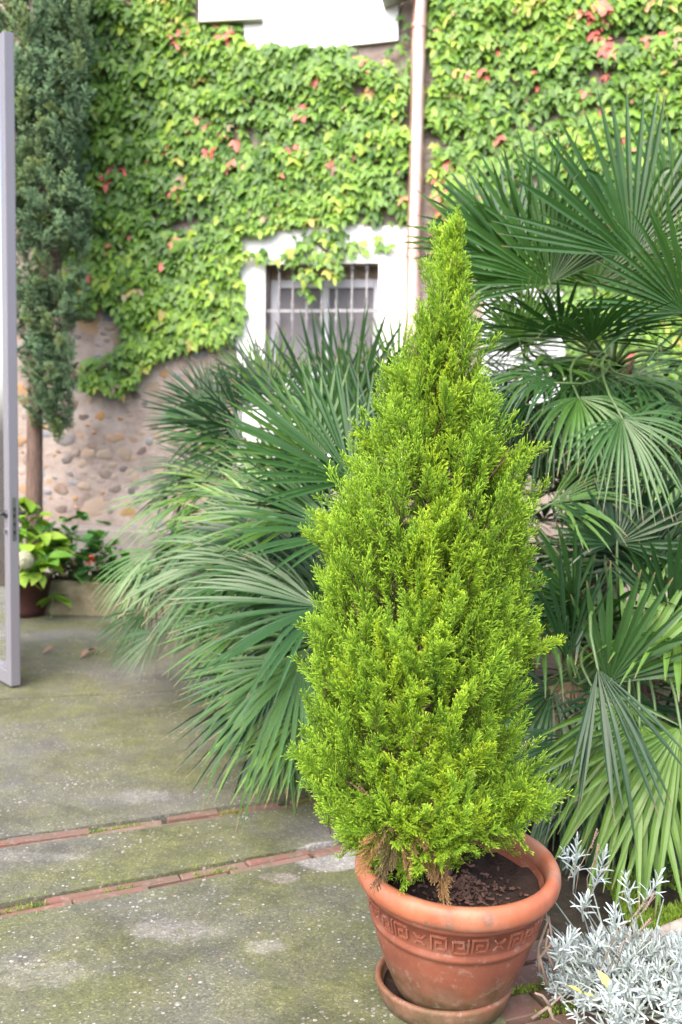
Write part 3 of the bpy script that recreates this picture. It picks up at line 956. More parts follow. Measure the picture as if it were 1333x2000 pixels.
def make_ivy(label, poly, thin, n_try, seed, redspots, red_p, group):
    r = random.Random(seed)
    us = [WP(x, y)[0] for x, y in poly]; zs = [WP(x, y)[1] for x, y in poly]
    u0, u1, z0, z1 = min(us), max(us), min(zs), max(zs)
    root_u = (u0 + u1) / 2
    root = empty('ivy', WW(root_u, 0, .03), label, 'ivy', group)
    leaves = []
    for _ in range(n_try):
        u, z = r.uniform(u0, u1), r.uniform(z0, z1)
        px, py = proj(WW(u, z))
        jx, jy = 22 * noise.noise(Vector((u * 3, z * 3, seed))), 22 * noise.noise(Vector((u * 3, z * 3, seed + 9)))
        if not inpoly(px + jx, py + jy, poly): continue
        tier = noise.noise(Vector((u * 1.6, z * 4.2 + .5 * noise.noise(Vector((u * 2, z, 3))), seed)))
        big = noise.noise(Vector((u * .9, z * .9, seed + 4)))
        d = thin(px, py)
        if tier + .35 * big + d < r.uniform(-.6, .2): continue
        o = .03 + .06 * (tier + .5) + r.uniform(0, .05)
        s = r.choice((.06, .08, .1, .12)) * r.uniform(.85, 1.2) * (1 if d > -.2 else .8)
        hue = min(1, max(0, .42 + .5 * big + .2 * tier + r.gauss(0, .2)))
        leaves.append((px, py, leaf_matrix(WW(u, z, max(.02, o)), None, r.gauss(0, .45), r.uniform(.1, .75), r.gauss(0, .35), s), hue, r.random()))
    # red and mauve leaves first, then the largest in view as single leaves
    order = sorted(range(len(leaves)), key=lambda i: -(leaves[i][2].to_scale()[0]) * (1 if -5 < leaves[i][0] < 1338 and -5 < leaves[i][1] < 1000 else .2))
    single = set(order[:235])
    red, mauve = [], []
    for i, l in enumerate(leaves):
        dmin = min([((l[0] - x) ** 2 + (l[1] - y) ** 2) ** .5 - rad * 1.6 for x, y, rad in redspots] or [99])
        if dmin < 0 and len(red) < 110 and r.random() < .8: red.append(i)
        elif r.random() < .006 and -5 < l[0] < 1338 and 0 < l[1] < 700 and len(red) < 135: red.append(i)
        elif r.random() < red_p and len(mauve) < 45: mauve.append(i)
    for i in red + mauve: single.discard(i)
    for i in red: ob('leaf', r.choice(IMR), None, root, leaves[i][2])
    for i in mauve: ob('leaf', r.choice(IMM), None, root, leaves[i][2])
    for i in sorted(single)[:300 - len(red) - len(mauve)]: ob('leaf', IM[i % 6], None, root, leaves[i][2])
    skip = single | set(red) | set(mauve)
    Vs, Fs, H, n = [], [], [], 0
    for i, l in enumerate(leaves):
        if i in skip: continue
        V, F = IL[i % 6]
        M = np.array(l[2])
        Vs.append(V @ M[:3, :3].T + M[:3, 3]); Fs.append(F + n); n += len(V); H.append(np.full(len(V), l[3]))
    if Vs:
        f = ob('foliage', mesh_np('foliage', np.concatenate(Vs), np.concatenate(Fs), {'h': np.concatenate(H)}, True), MAT['ivy_a'], root)
        f['kind'] = 'stuff'
    # stems creeping over the wall
    mb = MB()
    for k in range(46):
        u, z = r.uniform(u0, u1), r.uniform(z0, z1)
        ang = r.uniform(.9, 2.2)
        pts = []
        for s in range(26):
            px, py = proj(WW(u, z))
            if not inpoly(px, py, poly): break
            pts.append(WW(u, z, .022 + .008 * math.sin(s)))
            ang += r.gauss(0, .22); ang = min(2.7, max(.4, ang))
            u += .075 * math.cos(ang); z += .075 * math.sin(ang)
        if len(pts) > 3:
            mb.tube(pts, np.linspace(.010, .003, len(pts)), 5)
    st = mb.ob('stem', MAT['vine'], root, True)
    st['kind'] = 'stuff'
    return root
PL = [(150, -170), (805, -170), (800, 440), (735, 446), (600, 440), (520, 452), (468, 456), (470, 520), (482, 600), (470, 645), (420, 668), (360, 690), (300, 705), (262, 748), (200, 764), (165, 752), (160, 700), (215, 690), (260, 655), (225, 610), (165, 600), (135, 580), (128, 490), (150, 430), (120, 300), (120, 100)]
def thinL(px, py):
    if 474 < px < 786 and py < 92: return -9
    if 384 < px < 520 and py < 46: return -9
    d = .12
    if py > 560: d = -.02
    if px > 690 and 90 < py < 440: d = -.14
    if px > 770 and py < 200: d = -.35
    return d
make_ivy('green and reddening ivy covering the wall left of the drainpipe', PL, thinL, 17000, 3,
         [(355, 75, 14), (395, 250, 15), (410, 285, 11), (460, 270, 14), (340, 295, 9), (235, 345, 18), (460, 335, 13), (345, 370, 9), (167, 727, 10), (590, 222, 12), (575, 295, 10), (615, 165, 10), (580, 368, 11), (350, 478, 10), (655, 330, 9), (700, 125, 10), (260, 452, 10), (210, 465, 10), (430, 70, 16), (480, 205, 9), (720, 175, 10), (705, 310, 8)], .012, 'ivy vines on the house wall')
PR = [(836, -170), (1560, -170), (1560, 1010), (1120, 1010), (1105, 560), (1000, 520), (935, 520), (868, 500), (840, 330)]
def thinR(px, py):
    d = .14
    if px < 880 and 150 < py < 400: d = -.16
    if 1150 < px < 1200 and py < 250: d = -.1
    return d
make_ivy('bright green ivy covering the wall right of the drainpipe', PR, thinR, 18000, 8,
         [(1165, 20, 22), (1175, 60, 18), (1180, 100, 9), (1178, 140, 8), (905, 150, 8), (940, 150, 9), (1205, 275, 10), (880, 328, 9), (858, 375, 14), (852, 430, 13), (850, 480, 12), (860, 400, 10), (1290, 60, 8)], .008, 'ivy vines on the house wall')
PS = [(470, 505), (500, 490), (545, 478), (575, 452), (740, 448), (770, 470), (765, 492), (722, 505), (715, 528), (690, 498), (668, 545), (640, 545), (620, 580), (600, 588), (575, 560), (560, 500), (520, 505), (484, 520)]
make_ivy('ivy spray trailing down over the barred window', PS, lambda x, y: .2 if 560 < x < 670 else -.05, 300, 21, [], 0, 'ivy vines on the house wall')

# ================================================================== CONIFER SHOOTS
def twig_arrays(P, D, Ln, R, h0, h1):
    """n little blunt twigs: triangular prisms with a rounded tip. returns verts, tris, attr"""
    P, D = np.asarray(P, float), np.asarray(D, float)
    n = len(P)
    D = D / np.linalg.norm(D, axis=1, keepdims=True)
    ref = np.where(np.abs(D[:, 2:3]) > .9, np.array([[1., 0, 0]]), np.array([[0, 0, 1.]]))
    A = np.cross(D, ref); A /= np.linalg.norm(A, axis=1, keepdims=True)
    B = np.cross(D, A)
    Ln, R = np.asarray(Ln)[:, None], np.asarray(R)[:, None]
    V = []
    for t, k in ((0., .9), (.84, 1.0)):
        for j in range(3):
            a = 2 * math.pi * j / 3 + t
            V.append(P + D * Ln * t + (A * math.cos(a) + B * math.sin(a)) * R * k)
    V.append(P + D * Ln)
    V = np.stack(V, 1)
    f = np.array([(0, 1, 4), (0, 4, 3), (1, 2, 5), (1, 5, 4), (2, 0, 3), (2, 3, 5), (3, 4, 6), (4, 5, 6), (5, 3, 6)])
    F = (np.arange(n)[:, None, None] * 7 + f[None]).reshape(-1, 3)
    h0, h1 = np.asarray(h0), np.asarray(h1)
    H = np.stack([h0] * 3 + [(h0 * .3 + h1 * .7)] * 3 + [h1], 1)
    return V.reshape(-1, 3), F, H.ravel()
def plume(seed, Lp=.2, nb=22, bl=.062, tl=.02, tr=.0021, flat=.65, spread=48, step=.0072, sub2=.55):
    """feathery conifer shoot along +z"""
    r = np.random.default_rng(seed)
    P, D, Ln, R, h0, h1 = [], [], [], [], [], []
    bend = r.uniform(-.25, .25, 2)
    def axis(t): return np.array([bend[0] * Lp * t * t, bend[1] * Lp * t * t, Lp * t])
    ns = 6
    for i in range(ns):
        a, b = axis(i / ns), axis((i + 1) / ns)
        P.append(a); D.append(b - a); Ln.append(np.linalg.norm(b - a) * 1.05); R.append(.0022 * (1 - .6 * i / ns)); h0.append(.03 if i < 4 else .3); h1.append(.03 if i < 4 else .4)
    az = r.uniform(0, 6.28)
    for k in range(nb):
        t = .08 + .92 * (k + .5) / nb
        az = (math.pi if k % 2 else 0) + r.normal(0, .55)
        o = np.array([math.cos(az), math.sin(az) * flat * 1.6, 0])
        e = math.radians(spread + r.normal(0, 8)) * (1 - .45 * t)
        d = o * math.sin(e) + np.array([0, 0, 1]) * math.cos(e)
        d /= np.linalg.norm(d)
        L_ = bl * (1.15 - .75 * t) * r.uniform(.7, 1.2) * min(1, .45 + 2.2 * t)
        p0 = axis(t)
        side = np.cross(d, [r.normal(0, .25), 1.0, r.normal(0, .25)]); side /= np.linalg.norm(side) + 1e-9
        up2 = np.cross(side, d)
        curl = up2 * r.uniform(-.2, .2) + np.array([0, 0, r.uniform(0, .3)])
        def bx(s): return p0 + d * L_ * s + curl * L_ * s * s
        P.append(p0); D.append(bx(1) - p0); Ln.append(L_); R.append(tr * .7); h0.append(.14); h1.append(.6)
        nt_ = max(3, int(L_ / step))
        sg = 1
        for j in range(nt_):
            s = .18 + .82 * (j + r.uniform(.2, .8)) / nt_
            sg = -sg
            tw = d * 1.3 + side * sg * r.uniform(.45, .8) + up2 * r.normal(.1, .18)
            l_ = tl * r.uniform(.6, 1.3) * (1.2 - .5 * s)
            P.append(bx(s)); D.append(tw); Ln.append(l_); R.append(tr * r.uniform(.8, 1.15)); h0.append(.2 + .25 * s); h1.append(.5 + .5 * s * (.4 + .6 * t))
            if r.random() < sub2:
                tw2 = tw / np.linalg.norm(tw)
                q = bx(s) + tw2 * l_ * .45
                P.append(q); D.append(tw2 + side * sg * -.2 + d * .5 + up2 * r.normal(0, .5)); Ln.append(l_ * .6); R.append(tr * .9); h0.append(.4 + .2 * s); h1.append(.55 + .45 * s)
    return twig_arrays(P, D, Ln, R, h0, h1)
def shoot_matrix(p, d, roll, s):
    d = Vector(d).normalized()
    q = d.to_track_quat('Z', 'Y')
    return Matrix.Translation(p) @ q.to_matrix().to_4x4() @ Matrix.Rotation(roll, 4, 'Z') @ Matrix.Scale(s, 4)

# ------------------------------------------------------------------ lemon cypress (hero)
POT = W(885, 1690, 2.72); POT.z = 0
CY = POT.y
# silhouette in the photograph: y, left, right  -> axis and radius in metres
SIL = [(412, 884, 892), (450, 868, 908), (500, 846, 922), (550, 822, 938), (600, 800, 946), (650, 772, 956), (700, 748, 966), (750, 744, 986), (800, 730, 1004), (850, 704, 1018), (900, 696, 1034), (950, 672, 1046), (1000, 625, 1048),
       (1050, 640, 1047), (1100, 636, 1046), (1150, 622, 1046), (1200, 600, 1060), (1250, 594, 1060), (1300, 590, 1056), (1350, 586, 1044), (1400, 580, 1038), (1450, 574, 1048), (1500, 580, 1078), (1550, 598, 1092), (1600, 630, 1070), (1650, 690, 1000), (1690, 745, 940)]
prof = []
for y, a, b in SIL:
    pa, pb = W(a, y, CY), W(b, y, CY)
    k_ = min(1, max(0, (y - 700) / 400))       # shoots stand proud of the profile, more so low down
    prof.append((pa.z * .5 + pb.z * .5, (pa.x + pb.x) / 2 - .012 * k_, (pb.x - pa.x) / 2 - .032 * k_))
prof.sort()
PZ = np.array([p[0] for p in prof]); PC = np.array([p[1] for p in prof]); PR_ = np.array([p[2] for p in prof])
ZB, ZTP = PZ[0], PZ[-1]
tree = empty('lemon_cypress', (POT.x, POT.y, .28), 'feathery lime green lemon cypress growing in the terracotta pot', 'cypress')
def cyaxis(z):
    return Vector((float(np.interp(z, PZ, PC)), CY, z))
tp = [Vector((POT.x - .02, CY, .24)), Vector((POT.x - .03, CY, .38))]
for z in np.linspace(.6, ZTP - .03, 14):
    c = cyaxis(z); w = min(1, (z - .45) / .5)
    tp.append(Vector((POT.x - .03 + (c.x - POT.x + .03) * w + .006 * math.sin(z * 9), CY + .008 * math.cos(z * 7), z)))
mb = MB(); mb.tube(tp, [.034, .028] + list(np.linspace(.024, .003, 14)), 10)
mb.ob('trunk', MAT['bark'], tree, True)
PSET = [(.22, 26, .060, .35, 46), (.24, 28, .055, .45, 42), (.19, 22, .060, .35, 50), (.26, 30, .054, .55, 40), (.21, 26, .064, .3, 48), (.18, 20, .054, .6, 44), (.23, 26, .058, .35, 44), (.20, 24, .062, .45, 50)]
PLM = [plume(100 + i, r_, nb, bl, .033, .00145, fl, sp, .0054, .75) for i, (r_, nb, bl, fl, sp) in enumerate(PSET)]
PLC = [plume(100 + i, r_, int(nb * .75), bl, .034, .0016, fl, sp, .0098, .45) for i, (r_, nb, bl, fl, sp) in enumerate(PSET)]
PLMM = []
for V, F, H in PLM:
    me = mesh_np('foliage_spray', V, F, {'h': H}); me.materials.append(MAT['lemon']); PLMM.append(me)
r = random.Random(42)
lumps = [(r.uniform(-math.pi, math.pi), r.uniform(ZB, ZTP), r.uniform(.10, .20), r.uniform(-.045, .04)) for _ in range(110)]
def cyrad(z, az):
    R0_ = float(np.interp(z, PZ, PR_))
    d = 0
    for la, lz, lr, lh in lumps:
        da = (az - la + math.pi) % (2 * math.pi) - math.pi
        q = (da * max(R0_, .1)) ** 2 + (z - lz) ** 2
        if q < lr * lr * 4: d += lh * math.exp(-q / (lr * lr * .7))
    d = max(-.06, min(.02, d))
    return max(.008, R0_ + d * min(1, R0_ / .2))
def spray_spec(z, az, depth, s):
    """shoot whose tip ends near the crown surface"""
    Rr = cyrad(z, az)
    f = (z - ZB) / (ZTP - ZB)
    el = 50 + 24 * f + r.gauss(0, 10)
    if f < .16: el = -18 + 360 * f + r.gauss(0, 14)
    if f > .93: el = 76 + r.gauss(0, 6)
    el = R_(max(-35, min(86, el)))
    az2 = az + r.gauss(0, .28)
    o = Vector((math.cos(az2), math.sin(az2), 0))
    d = o * math.cos(el) + Vector((0, 0, math.sin(el)))
    c = cyaxis(z)
    tip = c + Vector((math.cos(az), math.sin(az), 0)) * max(.002, Rr + .008 - depth)
    base = tip - d * (.215 * s)
    return base, d
specs = []
areaw = np.interp(np.linspace(ZB, ZTP, 400), PZ, PR_) + .10
cdf = np.cumsum(areaw) / areaw.sum()
def rz_(): return float(np.interp(r.random(), cdf, np.linspace(ZB, ZTP, 400)))
for i in range(1500):
    z = rz_()
    az = r.uniform(-math.pi, math.pi)
    Rl = float(np.interp(z, PZ, PR_))
    s = r.uniform(.5, .88) * min(1, .5 + Rl / .25)
    if z < .55 and math.sin(az) < .3 and math.cos(az) > .1:
        if r.random() < .9: continue           # open gap over the soil at the front right
    depth = abs(r.gauss(0, .02)) if i % 3 else r.uniform(.02, .10)
    b, d = spray_spec(z, az, depth, s)
    specs.append((b, d, s, az))
# distinct leaders seen in the photograph
def leader(pxb, pxt, dy, n, w=.05, s=.7, hang=False):
    a, t = W(pxb[0], pxb[1], CY + dy), W(pxt[0], pxt[1], CY + dy * (1.15 if dy < 0 else 1))
    ax = (t - a)
    for i in range(n):
        f = (i + .5) / n
        az = i * 2.4
        o = Vector((math.cos(az), math.sin(az), 0))
        d = ax.normalized() * (.8 + .8 * f) + o * (.75 - .5 * f)
        p = a + ax * f * (1 - .16 * s / max(ax.length, .1)) + o * w * .2
        specs.append((p - d.normalized() * .03, d, s * (1 - .35 * f), -1.57))
leader((770, 1380), (742, 1172), -.24, 11)
leader((735, 1420), (650, 1255), -.19, 9)
leader((690, 1120), (607, 965), -.02, 9)
leader((820, 1330), (790, 1240), -.25, 5)
leader((760, 880), (702, 830), -.03, 4)
leader((800, 760), (745, 700), -.04, 4, s=.5)
leader((960, 930), (1003, 850), -.03, 5)
leader((1000, 1290), (1062, 1180), -.06, 6)
leader((900, 1625), (872, 1475), -.25, 10, s=.6)
leader((890, 1640), (930, 1520), -.26, 8, s=.6)
leader((860, 1650), (835, 1540), -.26, 6, s=.55)
leader((930, 1600), (1060, 1560), -.02, 6, s=.55)
leader((800, 1580), (775, 1470), -.24, 7, s=.6)
leader((850, 1560), (845, 1440), -.24, 7, s=.6)
leader((960, 1590), (1030, 1500), -.14, 6, s=.7)
for k in range(9):
    specs.append((cyaxis(ZTP - .30 + .018 * k) + Vector((r.gauss(0, .006), r.gauss(0, .006), 0)), Vector((r.gauss(0, .09), r.gauss(0, .09), 1)), .62 + .045 * k if k < 6 else .62, -1.57))
def visible(b, d, s, az):
    return -(math.sin(az)) + .3 * (b + d.normalized() * .2 * s - cyaxis(max(ZB, b.z))).length
order = sorted(range(len(specs)), key=lambda i: -visible(*specs[i]))
single = order[:290]
for i in single:
    b, d, s, az = specs[i]
    ob('foliage_spray', PLMM[i % 8], None, tree, shoot_matrix(b, d, r.uniform(0, 6.28), s))
Vs, Fs, Hs, n = [], [], [], 0
for i in order[290:]:
    b, d, s, az = specs[i]
    V, F, H = PLC[i % 8]
    M = np.array(shoot_matrix(b, d, r.uniform(0, 6.28), s))
    Vs.append(V @ M[:3, :3].T + M[:3, 3]); Fs.append(F + n); n += len(V); Hs.append(np.clip(H * (1 if r.random() < .8 else .8), 0, 1))
f = ob('foliage', mesh_np('foliage', np.concatenate(Vs), np.concatenate(Fs), {'h': np.concatenate(Hs)}), MAT['lemon'], tree); f['kind'] = 'stuff'
# woody twigs inside the crown
mb = MB()
for i in range(70):
    z = rz_(); az = r.uniform(-3.14, 3.14)
    Rr = cyrad(z, az)
    c = cyaxis(max(.5, z - .10 - Rr * .5)); e = cyaxis(z) + Vector((math.cos(az), math.sin(az), 0)) * Rr * .8
    m_ = c.lerp(e, .5) + Vector((r.gauss(0, .01), r.gauss(0, .01), -.02))
    mb.tube([c, m_, e], [.0042, .003, .0015], 5)
tw = mb.ob('twig', MAT['bark'], tree, True); tw['kind'] = 'stuff'
# dead brown shoots hanging over the near left rim
DM = []
for i in (0, 2, 5):
    V, F, H = PLM[i]
    me = mesh_np('dead_spray', V, F, {'h': H}); me.materials.append(MAT['lemon_dead']); DM.append(me)
for px, py, dx, dz in ((760, 1610, -.1, -1), (785, 1625, .05, -1), (770, 1650, -.2, -.9), (800, 1640, .1, -1), (745, 1640, -.5, -.7), (815, 1600, .2, -.9), (835, 1660, .1, -1), (855, 1690, .2, -.8)):
    p = W(px, py - 20, CY - .26)
    ob('dead_spray', r.choice(DM), None, tree, shoot_matrix(p, Vector((dx, -.35, dz)), r.uniform(0, 6), r.uniform(.42, .62)))

# ------------------------------------------------------------------ pot, saucer, soil
pot = empty('terracotta_pot', (POT.x, POT.y, .03), 'round terracotta pot with thick orange rim and key pattern band', 'pot')
PB, KZ = .030, 1.10
body = [(.0, PB), (.14, PB), (.154, PB + .005), (.161, PB + .018), (.189, PB + .075), (.213, PB + .135), (.2275, PB + .185), (.2305, PB + .197), (.237, PB + .200), (.2395, PB + .211), (.236, PB + .219),
        (.237, PB + .222), (.252, PB + .280), (.2555, PB + .281), (.2575, PB + .288), (.2555, PB + .295), (.2565, PB + .310),
        (.241, PB + .310), (.228, PB + .21), (.213, PB + .18), (.0, PB + .18)]
c_ = (POT.x, POT.y, 0)
body = [(a, PB + (b - PB) * KZ) for a, b in body]
mb = MB(); mb.lathe(body, c_, 72); mb.ob('pot_body', MAT['terracotta'], pot, True)
rim = [(.2575, PB + .297), (.266, PB + .298), (.2765, PB + .304), (.2835, PB + .315), (.286, PB + .329), (.284, PB + .343), (.277, PB + .354), (.267, PB + .359), (.256, PB + .3575), (.249, PB + .350), (.244, PB + .336), (.2425, PB + .306)]
rim = [(a, PB + (b - PB) * KZ) for a, b in rim]
mb = MB(); mb.lathe(rim, c_, 96, True); mb.ob('rim', MAT['rim'], pot, True)
def band_pt(s, t, h):
    """s: arc length, t: 0..1 up the band, h: relief"""
    rr_ = .237 + (.252 - .237) * t + h
    a = s / .244
    return Vector((POT.x + rr_ * math.cos(a), POT.y + rr_ * math.sin(a), PB + (.224 + t * .052) * KZ))
def motif(s0, w, lines, name):
    mb = MB()
    for (x0, y0, x1, y1) in lines:
        hw = .058
        if abs(x1 - x0) > abs(y1 - y0) + 1e-6 and abs(y1 - y0) < 1e-6: cs = [(x0 - hw, y0 - hw), (x1 + hw, y0 - hw), (x1 + hw, y0 + hw), (x0 - hw, y0 + hw)]
        elif abs(x1 - x0) < 1e-6: cs = [(x0 - hw, y0), (x0 + hw, y0), (x0 + hw, y1), (x0 - hw, y1)]
        else:
            dx, dy = x1 - x0, y1 - y0; l_ = math.hypot(dx, dy); nx, ny = -dy / l_ * hw, dx / l_ * hw
            cs = [(x0 - nx, y0 - ny), (x1 - nx, y1 - ny), (x1 + nx, y1 + ny), (x0 + nx, y0 + ny)]
        lo = [band_pt(s0 + w * x, .03 + .94 * y, -.003) for x, y in cs]
        cx_, cy_ = sum(c[0] for c in cs) / 4, sum(c[1] for c in cs) / 4
        hi = [band_pt(s0 + w * (cx_ + (x - cx_) * .86), .03 + .94 * (cy_ + (y - cy_) * .86), .0048) for x, y in cs]
        mb.hexa(lo + hi)
    return mb.ob(name, MAT['terracotta'], pot, False)
KEY = [(.08, .04, .08, .96), (.08, .92, .86, .92), (.86, .22, .86, .86), (.32, .22, .80, .22), (.32, .28, .32, .64), (.38, .60, .60, .60)]
KEYR = [(.92, .04, .92, .96), (.14, .08, .86, .08), (.14, .14, .14, .78), (.20, .78, .68, .78), (.68, .36, .68, .72), (.40, .40, .62, .40)]
STAR = [(.18, .18, .45, .45), (.55, .55, .82, .82), (.18, .82, .45, .55), (.55, .45, .82, .18), (.5, .30, .5, .44), (.5, .56, .5, .70)]
nm = 29
wl = 2 * math.pi * .244 / nm
for k in range(nm):
    motif(k * wl, wl * .94, (KEY, KEYR, KEY, STAR)[k % 4], 'key_motif')
sau = empty('pot_saucer', (POT.x, POT.y, 0), 'weathered terracotta saucer under the cypress pot', 'saucer')
sp = [(.0, .001), (.166, .001), (.176, .006), (.188, .034), (.195, .058), (.195, .066), (.190, .070), (.182, .069), (.177, .060), (.168, .028), (.0, .027)]
sx_, sy_ = -.018, -.004
mb = MB(); mb.lathe(sp, (POT.x + sx_, POT.y + sy_, 0), 72); mb.ob('dish', mat_terracotta('terracotta_saucer', True, (0.02, 0.055, 0.11)), sau, True)
mb = MB(); mb.lathe([(.0, .029), (.167, .0291), (.171, .040)], (POT.x + sx_, POT.y + sy_, 0), 48); mb.ob('wet_silt', MAT['soil'], sau, True)
# soil
vs, fs = [], []
nr, na = 14, 48
SZ = PB + .282 * KZ
for i in range(nr + 1):
    for k in range(na):
        a = 2 * math.pi * k / na; q = .236 * i / nr
        x, y = POT.x + q * math.cos(a), POT.y + q * math.sin(a)
        vs.append((x, y, SZ + .022 * noise.noise(Vector((x * 14, y * 14, 0))) + .012 * noise.noise(Vector((x * 40, y * 40, 0))) + .03 * max(0, 1 - q / .09)))
for i in range(nr):
    for k in range(na):
        fs.append((i * na + k, i * na + (k + 1) % na, (i + 1) * na + (k + 1) % na, (i + 1) * na + k))
so = ob('soil', mesh_pd('soil', vs, fs), MAT['soil'], pot, None, True)
mb = MB()
for _ in range(420):
    a = r.gauss(-1.2, .9); q = abs(r.gauss(0, .09)) + .02
    if q > .19: continue
    x, y = POT.x + q * math.cos(a), POT.y + q * math.sin(a)
    p = Vector((x, y, SZ + .012 + .022 * noise.noise(Vector((x * 14, y * 14, 0))) + .012 * noise.noise(Vector((x * 40, y * 40, 0))) + .03 * max(0, 1 - q / .09)))
    d = Vector((r.gauss(0, 1), r.gauss(0, 1), r.gauss(0, .35))).normalized()
    e = d.orthogonal().normalized()
    l_ = r.uniform(.005, .014)
    mb.box(p - Vector((0, 0, .006)), d * l_, e * l_ * .45, d.cross(e) * l_ * .35)
ch = mb.ob('bark_chips', MAT['mulch'], pot); ch['kind'] = 'stuff'
pot.rotation_euler = (R_(4.0), R_(1.4), 0)
# single bright leaf caught on the cypress
def simple_leaf(L_, Wd, seg=6, fold=.18, curl=.15):
    vs, fs = [], []
    for i in range(seg + 1):
        t = i / seg
        w = Wd * .5 * math.sin(math.pi * min(1, t ** .8)) if 0 < t < 1 else 0.0005
        z = -curl * L_ * t * t
        vs += [(-w, L_ * t, z + fold * w), (0, L_ * t, z), (w, L_ * t, z + fold * w)]
    for i in range(seg):
        a = 3 * i
        fs += [(a, a + 1, a + 4, a + 3), (a + 1, a + 2, a + 5, a + 4)]
    return vs, fs
vs, fs = simple_leaf(.036, .015)
fl = ob('fallen_leaf', mesh_pd('fallen_leaf', vs, fs), MAT['yleaf'], None, Matrix.Translation(W(930, 1515, CY - .235)) @ Matrix.Rotation(-.9, 4, 'Y') @ Matrix.Rotation(1.1, 4, 'X'), True)
tag(fl, 'single pale leaf caught in the lower shoots of the lemon cypress', 'leaf')

# ================================================================== BACKGROUND CYPRESS (far left)
BY = 9.0
bt0 = W(68, 1000, BY); 
tree2 = empty('cypress_tree', (bt0.x, bt0.y, 0), 'dark blue green cypress with bare lower trunk against the wall', 'tree')
tpts = [W(66, 1080, BY)]; tpts[0].z = 0
tpts = [tpts[0]] + [W(x, y, BY) for x, y in ((67, 960), (68, 820), (72, 700), (92, 600), (100, 500), (95, 380), (90, 250), (85, 100), (80, -100), (75, -400))]
mb = MB(); mb.tube(tpts, [.085, .075, .07, .07, .085, .10, .09, .08, .07, .06, .04], 10); mb.ob('trunk', MAT['bark2'], tree2, True)
JP = [plume(300 + i, .34, 15, .13, .060, .0075, .8, 50, .022, .5) for i in range(5)]
JM = []
for V, F, H in JP:
    me = mesh_np('branch', V, F, {'h': H}); me.materials.append(MAT['juniper']); JM.append(me)
r = random.Random(77)
BL = [(-420, 20, 110), (-200, 20, 165), (0, 10, 160), (100, 5, 175), (200, 0, 178), (300, 5, 172), (380, 15, 165), (430, 25, 120), (480, 30, 105), (540, 32, 110), (580, 35, 172), (625, 32, 170), (660, 40, 130), (720, 45, 150), (760, 60, 150), (800, 80, 140), (830, 85, 140)]
by = [b[0] for b in BL]; bl_ = [b[1] - 70 for b in BL]; br_ = [b[2] for b in BL]
bs = []
for i in range(950):
    y = r.uniform(-420, 830)
    if 450 < y < 545 and r.random() < .6: continue
    if y > 560 and r.random() < .35: continue
    a, b = np.interp(y, by, bl_), np.interp(y, by, br_)
    if y > 640: a = np.interp(y, by, [q[1] for q in BL])
    c = W((a + b) / 2, y, BY); Rr = (b - a) / 2 / FPX * BY
    az = r.uniform(-math.pi, math.pi)
    o = Vector((math.cos(az), math.sin(az), 0))
    el = R_(r.gauss(48, 16))
    d = o * math.cos(el) + Vector((0, 0, math.sin(el)))
    s = r.uniform(.6, 1.05) * (1 if y < 440 else .7)
    tip = c + o * Rr * (1 - abs(r.gauss(0, .22)))
    bs.append((tip - d * .34 * s, d, s, az))
for i in range(230):
    y = r.uniform(-150, 470)
    p = W(r.uniform(30, 160), y, BY - .38 + r.uniform(-.1, .12))
    az = r.uniform(-2.9, -.25); el = R_(r.gauss(45, 18))
    d = Vector((math.cos(az) * math.cos(el), math.sin(az) * math.cos(el), math.sin(el)))
    s = r.uniform(.55, .95)
    bs.append((p - d * .25 * s, d, s, az))
for i in range(190):
    y = r.choice((r.gauss(590, 35), r.gauss(590, 35), r.gauss(690, 45), r.gauss(760, 40), r.gauss(500, 40)))
    if y > 835: continue
    lo, hi = (40, 172) if y < 640 else (48, 140)
    p = W(r.uniform(lo, hi), y, BY - .22 + r.uniform(-.15, .1))
    az = r.uniform(-3.1, 0); el = R_(r.gauss(30, 28))
    d = Vector((math.cos(az) * math.cos(el), math.sin(az) * math.cos(el), math.sin(el)))
    s = r.uniform(.4, .7)
    bs.append((p - d * .2 * s, d, s, az))
order = sorted(range(len(bs)), key=lambda i: math.sin(bs[i][3]))
for i in order[:296]:
    b, d, s, az = bs[i]
    ob('branch', JM[i % 5], None, tree2, shoot_matrix(b, d, r.uniform(0, 6), s))
Vs, Fs, Hs, n = [], [], [], 0
for i in order[296:]:
    b, d, s, az = bs[i]
    V, F, H = JP[i % 5]
    M = np.array(shoot_matrix(b, d, r.uniform(0, 6), s))
    Vs.append(V @ M[:3, :3].T + M[:3, 3]); Fs.append(F + n); n += len(V); Hs.append(H)
f = ob('foliage', mesh_np('foliage', np.concatenate(Vs), np.concatenate(Fs), {'h': np.concatenate(Hs)}), MAT['juniper'], tree2); f['kind'] = 'stuff'

